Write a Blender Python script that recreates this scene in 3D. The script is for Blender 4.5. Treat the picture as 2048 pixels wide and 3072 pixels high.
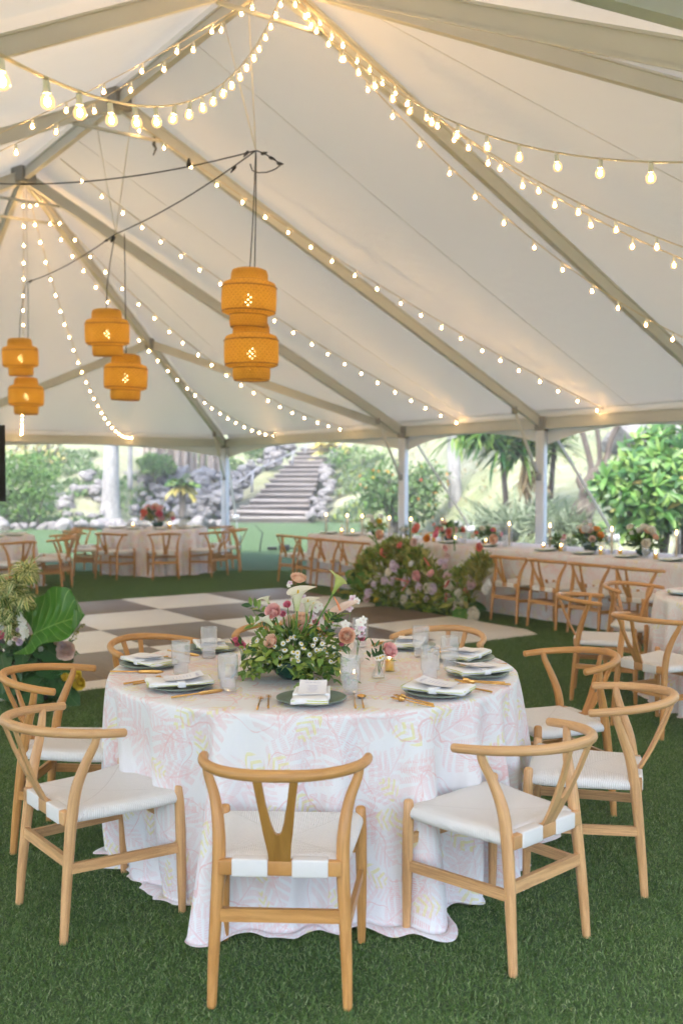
import bpy, bmesh, math, random
import numpy as np
from mathutils import Vector, Matrix, Euler

for o in list(bpy.data.objects):
    bpy.data.objects.remove(o, do_unlink=True)
scene = bpy.context.scene
C = scene.collection
random.seed(7)
PI = math.pi
R = math.radians

# ------------------------------------------------------------------ camera
CAM_H = 1.59
F_PX = 3000.0                      # focal length in photograph pixels (3072 px tall frame)
PITCH = math.atan(97.0 / F_PX)
cam_data = bpy.data.cameras.new('camera')
cam_data.sensor_fit = 'VERTICAL'
cam_data.sensor_height = 36.0
cam_data.sensor_width = 24.0
cam_data.lens = 36.0 * F_PX / 3072.0
cam_data.clip_start = 0.05
cam_data.clip_end = 800.0
cam_data.dof.use_dof = True
cam_data.dof.focus_distance = 4.05
cam_data.dof.aperture_fstop = 2.5
cam = bpy.data.objects.new('camera', cam_data)
cam.location = (0, 0, CAM_H)
cam.rotation_euler = (PI / 2 - PITCH, 0, 0)
C.objects.link(cam)
scene.camera = cam

# ------------------------------------------------------------------ world, sun, exposure
SUN_EL, SUN_AZ = R(58), R(205)     # azimuth clockwise from +Y: the light comes from behind the camera, slightly left
world = bpy.data.worlds.new('World')
scene.world = world
world.use_nodes = True
wn = world.node_tree
wn.nodes.clear()
w_out = wn.nodes.new('ShaderNodeOutputWorld')
w_bg = wn.nodes.new('ShaderNodeBackground')
w_sky = wn.nodes.new('ShaderNodeTexSky')
w_sky.sky_type = 'NISHITA'
w_sky.sun_disc = False
w_sky.sun_elevation = SUN_EL
w_sky.sun_rotation = SUN_AZ
w_sky.air_density = 1.0
w_sky.dust_density = 2.5
w_sky.ozone_density = 1.0
w_bg.inputs['Strength'].default_value = 0.15
wn.links.new(w_sky.outputs[0], w_bg.inputs[0])
wn.links.new(w_bg.outputs[0], w_out.inputs[0])

sun_data = bpy.data.lights.new('sun', 'SUN')
sun_data.energy = 1.5
sun_data.angle = R(25)
sun_data.color = (1.0, 0.94, 0.86)
sun = bpy.data.objects.new('sun', sun_data)
sun_dir = Vector((math.sin(SUN_AZ) * math.cos(SUN_EL), math.cos(SUN_AZ) * math.cos(SUN_EL), math.sin(SUN_EL)))
sun.rotation_euler = sun_dir.to_track_quat('Z', 'Y').to_euler()
sun.location = (0, 0, 30)
C.objects.link(sun)

scene.view_settings.view_transform = 'Standard'
scene.view_settings.look = 'None'
scene.view_settings.exposure = 2.48
scene.view_settings.gamma = 1.0
scene.view_settings.use_curve_mapping = False
scene.render.engine = 'CYCLES'
scene.cycles.use_denoising = True
scene.cycles.use_adaptive_sampling = True
scene.cycles.adaptive_threshold = 0.04
scene.cycles.max_bounces = 6
scene.cycles.diffuse_bounces = 4
scene.cycles.glossy_bounces = 2
scene.cycles.transmission_bounces = 4
scene.cycles.transparent_max_bounces = 14
scene.cycles.caustics_reflective = False
scene.cycles.caustics_refractive = False
scene.cycles.sample_clamp_indirect = 6.0
scene.cycles.volume_bounces = 0
scene.cycles.volume_max_steps = 64

# ------------------------------------------------------------------ placing helpers
_cp, _sp = math.cos(PITCH), math.sin(PITCH)

def _ray(px, py):
    a, b = (px - 1024) / F_PX, (1536 - py) / F_PX
    return Vector((a, _cp + b * _sp, b * _cp - _sp))

def at(px, py, Y):
    """world point at distance Y down the lawn along a measured line of sight"""
    r = _ray(px, py)
    return Vector((0, 0, CAM_H)) + r * (Y / r.y)

def gz(px, py, z=0.0):
    """world point at height z along a measured line of sight"""
    r = _ray(px, py)
    return Vector((0, 0, CAM_H)) + r * ((z - CAM_H) / r.z)

def thing(name, label, cat, loc=(0, 0, 0), rotz=0.0, group=None):
    o = bpy.data.objects.new(name, None)
    o.empty_display_size = 0.1
    o.location = loc
    o.rotation_euler = (0, 0, rotz)
    o['label'] = label
    o['category'] = cat
    if group:
        o['group'] = group
    C.objects.link(o)
    return o

def tag(o, label, cat, group=None):
    o['label'] = label
    o['category'] = cat
    if group:
        o['group'] = group
    return o

def obj(name, me, parent=None, loc=(0, 0, 0), rot=(0, 0, 0), scale=None):
    o = bpy.data.objects.new(name, me)
    o.location = loc
    o.rotation_euler = rot
    if scale is not None:
        o.scale = scale if hasattr(scale, '__len__') else (scale,) * 3
    if parent is not None:
        o.parent = parent
    C.objects.link(o)
    return o

def copy_tree(o, parent=None):
    c = o.copy()
    C.objects.link(c)
    c.parent = parent
    for ch in list(o.children):
        copy_tree(ch, c)
    return c

# ------------------------------------------------------------------ mesh builder
class MB:
    def __init__(s):
        s.v, s.f, s.mi, s.sm, s.uv = [], [], [], [], []
    def add(s, vs, fs, mi=0, smooth=True, M=None, uv=None):
        b = len(s.v)
        if M is not None:
            vs = [M @ Vector(v) for v in vs]
        s.v += [tuple(v) for v in vs]
        s.f += [tuple(i + b for i in f) for f in fs]
        s.mi += [mi] * len(fs)
        s.sm += [smooth] * len(fs)
        s.uv += list(uv) if uv is not None else [(0, 0)] * len(vs)
        return s
    def box(s, lo, hi, mi=0, M=None, bevel=0.0):
        x0, y0, z0 = lo
        x1, y1, z1 = hi
        if bevel <= 0:
            vs = [(x0, y0, z0), (x1, y0, z0), (x1, y1, z0), (x0, y1, z0), (x0, y0, z1), (x1, y0, z1), (x1, y1, z1), (x0, y1, z1)]
            fs = [(3, 2, 1, 0), (4, 5, 6, 7), (0, 1, 5, 4), (1, 2, 6, 5), (2, 3, 7, 6), (3, 0, 4, 7)]
            return s.add(vs, fs, mi, False, M)
        bm = bmesh.new()
        bmesh.ops.create_cube(bm, size=1)
        for v in bm.verts:
            v.co = Vector((x0 + (v.co.x + .5) * (x1 - x0), y0 + (v.co.y + .5) * (y1 - y0), z0 + (v.co.z + .5) * (z1 - z0)))
        bmesh.ops.bevel(bm, geom=list(bm.edges), offset=bevel, segments=2, profile=.6, affect='EDGES')
        bm.verts.index_update()
        s.add([v.co.copy() for v in bm.verts], [[v.index for v in f.verts] for f in bm.faces], mi, True, M)
        bm.free()
        return s
    def tube(s, pts, rad, n=10, mi=0, M=None, cap=True, roundcap=False, sx=1.0):
        pts = [Vector(p) for p in pts]
        k = len(pts)
        rad = [rad] * k if not hasattr(rad, '__len__') else list(rad)
        if roundcap:
            t0 = (pts[0] - pts[1]).normalized()
            t1 = (pts[-1] - pts[-2]).normalized()
            r0, r1 = rad[0], rad[-1]
            pts = [pts[0] + t0 * r0 * .45, pts[0] + t0 * r0 * .3] + pts + [pts[-1] + t1 * r1 * .3, pts[-1] + t1 * r1 * .45]
            rad = [r0 * .45, r0 * .8] + rad + [r1 * .8, r1 * .45]
            k += 4
        T = []
        for i in range(k):
            a, b = pts[max(i - 1, 0)], pts[min(i + 1, k - 1)]
            T.append((b - a).normalized())
        up = Vector((0, 0, 1)) if abs(T[0].z) < .9 else Vector((1, 0, 0))
        nrm = (up - T[0] * up.dot(T[0])).normalized()
        vs, fs, uv = [], [], []
        L = 0.0
        for i in range(k):
            if i:
                L += (pts[i] - pts[i - 1]).length
                nrm = (nrm - T[i] * nrm.dot(T[i]))
                nrm = nrm.normalized() if nrm.length > 1e-6 else Vector((1, 0, 0))
            bi = T[i].cross(nrm)
            for j in range(n):
                a = 2 * PI * j / n
                vs.append(pts[i] + (nrm * math.cos(a) + bi * math.sin(a) * sx) * rad[i])
                uv.append((j / n, L))
        for i in range(k - 1):
            for j in range(n):
                j2 = (j + 1) % n
                fs.append((i * n + j, i * n + j2, (i + 1) * n + j2, (i + 1) * n + j))
        if cap:
            fs.append(tuple(range(n - 1, -1, -1)))
            fs.append(tuple((k - 1) * n + j for j in range(n)))
        return s.add(vs, fs, mi, True, M, uv)
    def lathe(s, prof, n=24, mi=0, M=None, capb=False, capt=False, rib=0.0, mis=None):
        vs, fs, uv, ms = [], [], [], []
        k = len(prof)
        for i, (r, z) in enumerate(prof):
            for j in range(n):
                a = 2 * PI * j / n
                rr = r * (1 + rib * (1 if j % 2 else -1))
                vs.append((rr * math.cos(a), rr * math.sin(a), z))
                uv.append((j / n, i / max(k - 1, 1)))
        for i in range(k - 1):
            for j in range(n):
                j2 = (j + 1) % n
                fs.append((i * n + j, i * n + j2, (i + 1) * n + j2, (i + 1) * n + j))
        if capb:
            fs.append(tuple(range(n - 1, -1, -1)))
        if capt:
            fs.append(tuple((k - 1) * n + j for j in range(n)))
        return s.add(vs, fs, mi, True, M, uv)
    def grid(s, fn, nu, nv, mi=0, M=None, closeu=False, uvfn=None, flip=False):
        vs, fs, uv = [], [], []
        cu = nu if closeu else nu + 1
        for j in range(nv + 1):
            for i in range(cu):
                u, v = i / nu, j / nv
                vs.append(fn(u, v))
                uv.append(uvfn(u, v) if uvfn else (u, v))
        for j in range(nv):
            for i in range(nu):
                i2 = (i + 1) % cu
                q = (j * cu + i, j * cu + i2, (j + 1) * cu + i2, (j + 1) * cu + i)
                fs.append(q[::-1] if flip else q)
        return s.add(vs, fs, mi, True, M, uv)
    def beam(s, p, q, w, h, mi=0, up=(0, 0, 1), drop=0.0):
        """a bar of w x h from p to q, its top face drop below the line p-q"""
        p, q = Vector(p), Vector(q)
        d = (q - p).normalized()
        up = Vector(up)
        sd = d.cross(up).normalized()
        u = sd.cross(d).normalized()
        vs, uv = [], []
        for e in (p, q):
            for i_, (a, b) in enumerate(((-1, -1), (1, -1), (1, 0), (-1, 0))):
                vs.append(e + sd * a * w / 2 + u * (b * h - drop))
                uv.append((i_ * .25, (e - p).length))
        fs = [(3, 2, 1, 0), (4, 5, 6, 7), (0, 1, 5, 4), (1, 2, 6, 5), (2, 3, 7, 6), (3, 0, 4, 7)]
        return s.add(vs, fs, mi, False, None, uv)
    def mesh(s, name, mats):
        me = bpy.data.meshes.new(name)
        me.from_pydata(s.v, [], s.f)
        if not isinstance(mats, (list, tuple)):
            mats = [mats]
        for m in mats:
            me.materials.append(m)
        me.polygons.foreach_set('material_index', s.mi)
        me.polygons.foreach_set('use_smooth', s.sm)
        ul = me.uv_layers.new(name='UVMap')
        li = np.empty(len(me.loops), dtype=np.int32)
        me.loops.foreach_get('vertex_index', li)
        ul.data.foreach_set('uv', np.array(s.uv, dtype=np.float32)[li].ravel())
        me.update()
        return me
    def obj(s, name, mats, parent=None, **k):
        return obj(name, s.mesh(name, mats), parent, **k)

def unit(a):
    return a / np.maximum(np.linalg.norm(a, axis=-1, keepdims=True), 1e-9)

def leaf_mesh(name, P, D, N, L, W, mats, mi=None, sect=((0, .12), (.35, 1), (.7, .75), (1, .03)), fold=.25, droop=.15, seed=0):
    """many leaves in one mesh: P base points, D directions, N up sides, L lengths, W half widths"""
    P, D, N = np.asarray(P, float), unit(np.asarray(D, float)), np.asarray(N, float)
    n = len(P)
    S = unit(np.cross(D, N) + 1e-9)
    U = unit(np.cross(S, D))
    L = np.broadcast_to(np.asarray(L, float), (n,))[:, None]
    W = np.broadcast_to(np.asarray(W, float), (n,))[:, None]
    k = len(sect)
    V = np.zeros((n, k * 3, 3))
    UV = np.zeros((n, k * 3, 2))
    for i, (t, w) in enumerate(sect):
        c = P + D * L * t - U * L * droop * t * t
        V[:, 3 * i] = c - S * W * w + U * W * w * fold
        V[:, 3 * i + 1] = c
        V[:, 3 * i + 2] = c + S * W * w + U * W * w * fold
        UV[:, 3 * i] = (0.5 - .5 * w, t)
        UV[:, 3 * i + 1] = (.5, t)
        UV[:, 3 * i + 2] = (.5 + .5 * w, t)
    fs = []
    for i in range(k - 1):
        a = 3 * i
        fs += [(a, a + 1, a + 4, a + 3), (a + 1, a + 2, a + 5, a + 4)]
    fs = np.array(fs)
    nf = len(fs)
    F = (fs[None] + (np.arange(n) * k * 3)[:, None, None]).reshape(-1)
    me = bpy.data.meshes.new(name)
    me.vertices.add(n * k * 3)
    me.vertices.foreach_set('co', V.reshape(-1))
    me.loops.add(len(F))
    me.loops.foreach_set('vertex_index', F.astype(np.int32))
    me.polygons.add(n * nf)
    me.polygons.foreach_set('loop_start', np.arange(0, len(F), 4, dtype=np.int32))
    me.polygons.foreach_set('loop_total', np.full(n * nf, 4, dtype=np.int32))
    if not isinstance(mats, (list, tuple)):
        mats = [mats]
    for m in mats:
        me.materials.append(m)
    if mi is not None:
        me.polygons.foreach_set('material_index', np.repeat(np.asarray(mi, dtype=np.int32), nf))
    me.polygons.foreach_set('use_smooth', np.ones(n * nf, dtype=bool))
    me.update(calc_edges=True)
    ul = me.uv_layers.new(name='UVMap')
    ul.data.foreach_set('uv', UV.reshape(-1, 2)[F].astype(np.float32).ravel())
    at_ = me.attributes.new('rnd', 'FLOAT', 'POINT')
    rr = np.random.RandomState(seed + n).rand(n)
    at_.data.foreach_set('value', np.repeat(rr, k * 3).astype(np.float32))
    me.validate()
    return me

def rand_dirs(rs, n, zmin=-1.0):
    z = rs.uniform(zmin, 1, n)
    a = rs.uniform(0, 2 * PI, n)
    r = np.sqrt(np.maximum(0, 1 - z * z))
    return np.stack([r * np.cos(a), r * np.sin(a), z], 1)

# ------------------------------------------------------------------ material helpers
class NT:
    def __init__(s, name):
        s.m = bpy.data.materials.new(name)
        s.m.use_nodes = True
        s.t = s.m.node_tree
        s.t.nodes.clear()
        s.out = s.t.nodes.new('ShaderNodeOutputMaterial')
    def n(s, typ, **kw):
        nd = s.t.nodes.new('ShaderNode' + typ)
        for k, v in kw.items():
            if k in nd.inputs.keys():
                s.set(nd.inputs[k], v)
            else:
                setattr(nd, k, v)
        return nd
    def set(s, sock, v):
        if isinstance(v, bpy.types.NodeSocket):
            s.t.links.new(v, sock)
        elif hasattr(v, '__len__') and len(v) == 3 and sock.type == 'RGBA':
            sock.default_value = (*v, 1)
        else:
            sock.default_value = v
    def math(s, op, a, b=0.0, c=None, clamp=False):
        nd = s.t.nodes.new('ShaderNodeMath')
        nd.operation = op
        nd.use_clamp = clamp
        s.set(nd.inputs[0], a)
        s.set(nd.inputs[1], b)
        if c is not None:
            s.set(nd.inputs[2], c)
        return nd.outputs[0]
    def vmath(s, op, a, b=None, scale=None):
        nd = s.t.nodes.new('ShaderNodeVectorMath')
        nd.operation = op
        s.set(nd.inputs[0], a)
        if b is not None:
            s.set(nd.inputs[1], b)
        if scale is not None:
            s.set(nd.inputs['Scale'], scale)
        return nd.outputs['Value'] if op in ('LENGTH', 'DISTANCE', 'DOT_PRODUCT') else nd.outputs[0]
    def mix(s, f, a, b, mode='MIX'):
        nd = s.t.nodes.new('ShaderNodeMix')
        nd.data_type = 'RGBA'
        nd.blend_type = mode
        s.set(nd.inputs[0], f)
        s.set(nd.inputs[6], a)
        s.set(nd.inputs[7], b)
        return nd.outputs[2]
    def ramp(s, f, stops, interp='LINEAR'):
        nd = s.t.nodes.new('ShaderNodeValToRGB')
        nd.color_ramp.interpolation = interp
        el = nd.color_ramp.elements
        while len(el) < len(stops):
            el.new(0.5)
        for e, (p, c) in zip(el, stops):
            e.position = p
            e.color = (*c, 1) if hasattr(c, '__len__') else (c, c, c, 1)
        s.set(nd.inputs[0], f)
        return nd.outputs[0]
    def noise(s, vec=None, scale=5.0, detail=3.0, rough=.5, dist=0.0, dims='3D'):
        nd = s.t.nodes.new('ShaderNodeTexNoise')
        nd.noise_dimensions = dims
        nd.inputs['Scale'].default_value = scale
        nd.inputs['Detail'].default_value = detail
        nd.inputs['Roughness'].default_value = rough
        nd.inputs['Distortion'].default_value = dist
        if vec is not None:
            s.set(nd.inputs['Vector'], vec)
        return nd.outputs[0]
    def coord(s, k='Object'):
        return s.n('TexCoord').outputs[k]
    def scaled(s, vec, sc):
        nd = s.n('Mapping')
        s.set(nd.inputs[0], vec)
        nd.inputs['Scale'].default_value = sc
        return nd.outputs[0]
    def bump(s, h, strength=.3, dist=.01):
        nd = s.n('Bump')
        nd.inputs['Strength'].default_value = strength
        nd.inputs['Distance'].default_value = dist
        s.set(nd.inputs['Height'], h)
        return nd.outputs[0]
    def pbr(s, col=(.8, .8, .8), rough=.5, metal=0.0, spec=.5, normal=None, **kw):
        nd = s.t.nodes.new('ShaderNodeBsdfPrincipled')
        s.set(nd.inputs['Base Color'], col)
        s.set(nd.inputs['Roughness'], rough)
        s.set(nd.inputs['Metallic'], metal)
        s.set(nd.inputs['Specular IOR Level'], spec)
        if normal is not None:
            s.set(nd.inputs['Normal'], normal)
        for k, v in kw.items():
            s.set(nd.inputs[k], v)
        return nd.outputs[0]
    def mixs(s, f, a, b):
        nd = s.t.nodes.new('ShaderNodeMixShader')
        s.set(nd.inputs[0], f)
        s.t.links.new(a, nd.inputs[1])
        s.t.links.new(b, nd.inputs[2])
        return nd.outputs[0]
    def done(s, sh):
        s.t.links.new(sh, s.out.inputs['Surface'])
        return s.m

def fresnel(t, ior):
    """the same reflectance on both sides of a thin pane"""
    bf = t.n('NewGeometry').outputs['Backfacing']
    i = t.math('ADD', t.math('MULTIPLY', bf, 1 / ior - ior), ior)
    return t.n('Fresnel', IOR=i).outputs[0]

def simple(name, col, rough=.5, metal=0.0, var=.12, scale=8.0, bump=0.0, spec=.5, **kw):
    """plain paint-like material with a little tonal variation and wear"""
    t = NT(name)
    nz = t.noise(t.coord('Object'), scale, 4, .6)
    dark = tuple(c * (1 - var) for c in col)
    lite = tuple(min(1, c * (1 + var)) for c in col)
    c = t.mix(nz, dark, lite)
    nrm = t.bump(t.noise(t.coord('Object'), scale * 6, 3), bump, .005) if bump else None
    return t.done(t.pbr(c, rough, metal, spec, nrm, **kw))

def leafy(name, stops, rough=.45, trans=.25, vein=None, spec=.4):
    """leaf or petal material: colour by leaf, some light through the blade"""
    t = NT(name)
    r = t.n('Attribute', attribute_name='rnd').outputs['Fac']
    nz = t.noise(t.coord('Object'), 12, 2)
    f = t.math('ADD', t.math('MULTIPLY', r, .8), t.math('MULTIPLY', nz, .25), clamp=True)
    col = t.ramp(f, stops)
    if vein is not None:
        uv = t.n('SeparateXYZ')
        t.set(uv.inputs[0], t.coord('UV'))
        d = t.math('ABSOLUTE', t.math('SUBTRACT', uv.outputs[0], .5))
        col = t.mix(t.math('LESS_THAN', d, vein[0]), col, vein[1])
    a = t.pbr(col, rough, 0, spec)
    b = t.n('BsdfTranslucent', Color=col).outputs[0]
    return t.done(t.mixs(trans, a, b))
# ------------------------------------------------------------------ materials used in many places
M = {}
def _build_common():
    t = NT('tent_fabric')
    wv = t.noise(t.coord('Object'), 900, 2, .6)
    big = t.noise(t.coord('Object'), .7, 3, .5)
    col = t.mix(big, (.69, .66, .60), (.75, .715, .65))
    wr = t.noise(t.scaled(t.coord('Object'), (1, 1, .35)), 2.2, 3, .55)
    wr2 = t.noise(t.coord('Object'), 9, 2, .5)
    hh = t.math('ADD', wr, t.math('MULTIPLY', wr2, .12))
    nrm = t.bump(hh, .35, .05)
    a = t.pbr(col, .46, 0, .32, nrm)
    b = t.n('BsdfTranslucent', Color=col).outputs[0]
    M['fabric'] = t.done(t.mixs(.098, a, b))
    M['alu'] = simple('frame_aluminium', (.56, .56, .53), .5, 0, .08, 3)
    M['joint'] = simple('joint_steel', (.26, .26, .25), .5, .2, .15, 10)
    M['white_metal'] = simple('white_painted_metal', (.66, .68, .74), .4, 0, .05, 4)
    M['dark_metal'] = simple('dark_fitting', (.05, .05, .05), .5, .4)
    M['strap'] = simple('white_webbing', (.78, .78, .80), .7)
    M['black'] = simple('black_rubber', (.012, .012, .013), .55)
    M['cord'] = simple('clear_cord', (.60, .52, .38), .5)
    M['rope'] = simple('white_rope', (.75, .70, .60), .7)
    M['socket'] = simple('white_socket', (.80, .79, .72), .45)
    t = NT('bulb_core')
    M['core'] = t.done(t.n('Emission', Color=(1, .62, .26), Strength=85.0).outputs[0])
    t = NT('bulb_glass')
    gl = t.n('BsdfGlossy', Color=(1, 1, 1), Roughness=.08).outputs[0]
    tr = t.n('BsdfTransparent', Color=(1, .93, .84)).outputs[0]
    em = t.n('Emission', Color=(1, .52, .20), Strength=.55).outputs[0]
    lw = fresnel(t, 1.35)
    M['globe'] = t.done(t.mixs(lw, t.mixs(.42, tr, em), gl))
    t = NT('candle_flame')
    M['flame'] = t.done(t.n('Emission', Color=(1, .62, .22), Strength=8.0).outputs[0])
_build_common()

# ------------------------------------------------------------------ the tent: 12 x 18 m frame tent with hipped ends
TH = R(34.7)
TA = Vector((-2.43, 20.91, 0))
TU = Vector((math.sin(TH), -math.cos(TH), 0))       # along the ridge, toward us
TV = Vector((-math.cos(TH), -math.sin(TH), 0))      # across, from right eave to left eave
EAVE, RIDGE, TW = 2.41, 5.42, 12.0

def tp(al, ac, z):
    return TA + TU * al + TV * ac + Vector((0, 0, z))

tent = thing('frame_tent', 'large white frame tent with hipped ends covering the whole party', 'tent', tuple(tp(9, 6, 0)))
_t0 = Vector(tent.location)
def tobj(name, mb, mat):
    o = mb.obj(name, mat, tent)
    o.location = -_t0
    return o

CORN = {'A': (0, 0), 'B': (6, 0), 'C': (9, 0), 'D': (12, 0), 'F': (18, 0),
        'A2': (0, 12), 'L1': (6, 12), 'L2': (9, 12), 'L3': (12, 12), 'F2': (18, 12), 'G': (0, 6), 'H': (18, 6)}
EV = {k: tp(a, c, EAVE) for k, (a, c) in CORN.items()}
PK = {1: tp(6, 6, RIDGE), 2: tp(9, 6, RIDGE), 3: tp(12, 6, RIDGE)}

def panel(a, b, c, d=None, sag=.05):
    """roof fabric over one bay, lying a little above the frame, slightly slack between the rafters"""
    up = Vector((0, 0, .11))
    mb = MB()
    def fn(u, v):
        if d is None:
            p = a * (1 - v) + (b * (1 - u) + c * u) * v
        else:
            p = (a * (1 - u) + b * u) * (1 - v) + (d * (1 - u) + c * u) * v
        s = sag * 4 * u * (1 - u) * math.sin(PI * min(v, 1) * .9 + .15)
        return p + up - Vector((0, 0, s * (v if d is None else 1)))
    mb.grid(fn, 14, 22)
    o = tobj('roof_panel', mb, M['fabric'])
    return o

e, p = EV, PK
panel(p[1], e['A'], e['B']); panel(p[1], p[2], e['C'], e['B']); panel(p[2], p[3], e['D'], e['C']); panel(p[3], e['D'], e['F'])
panel(p[1], e['L1'], e['A2']); panel(p[2], p[1], e['L1'], e['L2']); panel(p[3], p[2], e['L2'], e['L3']); panel(p[3], e['F2'], e['L3'])
panel(p[1], e['G'], e['A']); panel(p[1], e['A2'], e['G']); panel(p[3], e['F'], e['H']); panel(p[3], e['H'], e['F2'])

def frame_bar(name, a, b, w=.062, h=.105, drop=0.0):
    mb = MB()
    mb.beam(a, b, w * .62, h, 0, drop=drop)
    mb.beam(a, b, w, .016, 0, drop=drop + h)
    mb.beam(a, b, w, .016, 0, drop=drop - .016)
    tobj(name, mb, M['alu'])

for k, q in ((1, 'B'), (2, 'C'), (3, 'D'), (1, 'L1'), (2, 'L2'), (3, 'L3'), (1, 'A'), (1, 'A2'), (1, 'G'), (3, 'F'), (3, 'F2'), (3, 'H')):
    frame_bar('rafter', p[k], e[q])
frame_bar('ridge_beam', p[1], p[2]); frame_bar('ridge_beam', p[2], p[3])
_mid = {k: (p[i] + e[k]) * .5 for k, i in (('A', 1), ('A2', 1), ('F', 3), ('F2', 3))}
for k, qs in (('A', ('B', 'G')), ('A2', ('L1', 'G')), ('F', ('D', 'H')), ('F2', ('L3', 'H'))):
    for q in qs:
        frame_bar('hip_rafter', _mid[k], e[q], .07, .10, .01)
ring = ['A', 'B', 'C', 'D', 'F', 'H', 'F2', 'L3', 'L2', 'L1', 'A2', 'G']
for i, k in enumerate(ring):
    frame_bar('eave_beam', e[k], e[ring[(i + 1) % 12]], .07, .12, .0)
# collar ties near each peak, with the eye bolt that hangs from one of them
for i, (rq, lq) in {1: ('B', 'L1'), 2: ('C', 'L2'), 3: ('D', 'L3')}.items():
    a, b = p[i].lerp(e[rq], .075), p[i].lerp(e[lq], .075)
    mb = MB(); mb.tube([a - Vector((0, 0, .14)), b - Vector((0, 0, .14))], .02, 8)
    tobj('tie_bar', mb, M['alu'])
mb = MB()
a, b = p[1].lerp(e['A'], .10), p[1].lerp(e['A2'], .10)
mb.tube([a - Vector((0, 0, .14)), b - Vector((0, 0, .14))], .022, 8)
tobj('tie_bar', mb, M['alu'])
eb = p[2].lerp(e['C'], .068) - Vector((0, 0, .145))
mb = MB(); mb.tube([eb + Vector((0, 0, .10)), eb, eb + Vector((-.01, 0, -.06)), eb + Vector((.012, 0, -.10)), eb + Vector((-.015, 0, -.17))], [.008, .012, .020, .012, .007], 6)
tobj('eye_bolt', mb, M['dark_metal'])
# fittings where rafters meet
for q in ('A', 'B', 'C', 'D', 'F', 'H', 'G', 'L1', 'L2', 'L3', 'A2', 'F2'):
    mb = MB(); mb.box((-.075, -.075, -.16), (.075, .075, .03), bevel=.012, M=Matrix.Translation(e[q]) @ Matrix.Rotation(-TH, 4, 'Z'))
    tobj('corner_fitting', mb, M['joint'])
for i in (1, 2, 3):
    mb = MB(); mb.box((-.11, -.11, -.15), (.11, .11, .04), bevel=.015, M=Matrix.Translation(p[i]) @ Matrix.Rotation(-TH, 4, 'Z'))
    tobj('crown_fitting', mb, M['joint'])
for k in _mid:
    mb = MB(); mb.box((-.07, -.07, -.15), (.07, .07, .02), bevel=.012, M=Matrix.Translation(_mid[k]))
    tobj('hip_fitting', mb, M['joint'])
# poles with knee braces
for q, (al, ac) in CORN.items():
    b = tp(al, ac, 0)
    mb = MB()
    mb.box((-.062, -.062, 0), (.062, .062, EAVE - .13), bevel=.014, M=Matrix.Translation(b) @ Matrix.Rotation(-TH, 4, 'Z'))
    mb.box((-.11, -.11, 0), (.11, .11, .012), M=Matrix.Translation(b) @ Matrix.Rotation(-TH, 4, 'Z'))
    tobj('pole', mb, M['white_metal'])
    inn = p[1] if q in ('A', 'B', 'G', 'A2', 'L1') else p[2] if q in ('C', 'L2') else p[3]
    top = e[q].lerp(inn, .085) - Vector((0, 0, .16))
    low = b + Vector((0, 0, EAVE - .78)) + (Vector((inn.x, inn.y, 0)) - b).normalized() * .06
    mb = MB(); mb.tube([low, top], .021, 8); tobj('brace', mb, M['alu'])
    for c_ in (low, top):
        mb = MB()
        mb.box((-.035, -.035, -.05), (.035, .035, .05), bevel=.008, M=Matrix.Translation(c_))
        tobj('brace_clamp', mb, M['joint'])
    # webbing strap pulled out to a ground stake
    out = (b - tp(9, 6, 0)).normalized() if q in ('A', 'F', 'A2', 'F2') else (-TV if ac == 0 else TV if ac == 12 else (-TU if al == 0 else TU))
    if q in ('H', 'F2', 'L3', 'L2', 'L1'):
        continue
    s0 = b + out * .16 + Vector((0, 0, EAVE - .1))
    s1 = b + out * 1.75 + Vector((0, 0, .03)) + TU * (.35 if q in 'ABCD' else 0)
    mid = s0.lerp(s1, .66)
    mb = MB()
    mb.beam(s0, mid, .05, .004, 0, up=out)
    mb.tube([mid, s1], .012, 6)
    tobj('guy_strap', mb, M['strap'])
    mb = MB()
    for k2 in range(9):
        a_ = k2 * 2.4
        mb.tube([mid, mid + Vector((math.cos(a_) * .07, math.sin(a_) * .05, -.02 + .05 * math.sin(k2 * 5))), mid + Vector((math.cos(a_) * .05, math.sin(a_) * .03, -.09))], .014, 6)
    tobj('strap_knot', mb, M['strap'])
    mb = MB(); mb.tube([s1 - Vector((0, 0, .05)), s1 + out * .02 + Vector((0, 0, .30))], .014, 8, roundcap=True)
    tobj('stake', mb, M['dark_metal'])
# scalloped valance
for i, k in enumerate(ring):
    a, b = e[k], e[ring[(i + 1) % 12]]
    d = (b - a).normalized()
    outv = Vector((d.y, -d.x, 0))
    if outv.dot((a + b) * .5 - tp(9, 6, 0)) < 0:
        outv = -outv
    n = 2 if (b - a).length > 4 else 1
    L = (b - a).length
    mb = MB()
    def fn(u, v, a=a, b=b, outv=outv, L=L):
        x = u * L
        dep = .17 + .21 * abs(2 * u - 1) ** 2.2
        w = .010 * math.sin(x * 9.0) * v
        if v < .13:
            k_ = v / .125
            return a.lerp(b, u) + outv * (-.02 + .085 * k_) + Vector((0, 0, .125 - .012 * k_))
        v = (v - .125) / .875
        return a.lerp(b, u) + outv * (.065 + .012 * v + w) + Vector((0, 0, .113 - v * (dep + .09)))
    mb.grid(fn, 48, 8)
    tobj('valance', mb, M['fabric'])
# thin seams sewn down the middle of the bays
for (a, b, c, d) in ((p[1], p[2], e['B'], e['C']), (p[2], p[3], e['C'], e['D']), (p[3], p[3], e['D'], e['F']), (p[1], p[1], e['A'], e['B'])):
    q0, q1 = (a + b) / 2, (c + d) / 2
    mb = MB()
    pts = []
    for i in range(13):
        t_ = i / 12
        pts.append(q0.lerp(q1, t_) + Vector((0, 0, .11 - .05 * math.sin(PI * t_ * .9 + .15) - .03)))
    mb.tube(pts, .003, 5)
    tobj('seam', mb, M['fabric'])
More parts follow.
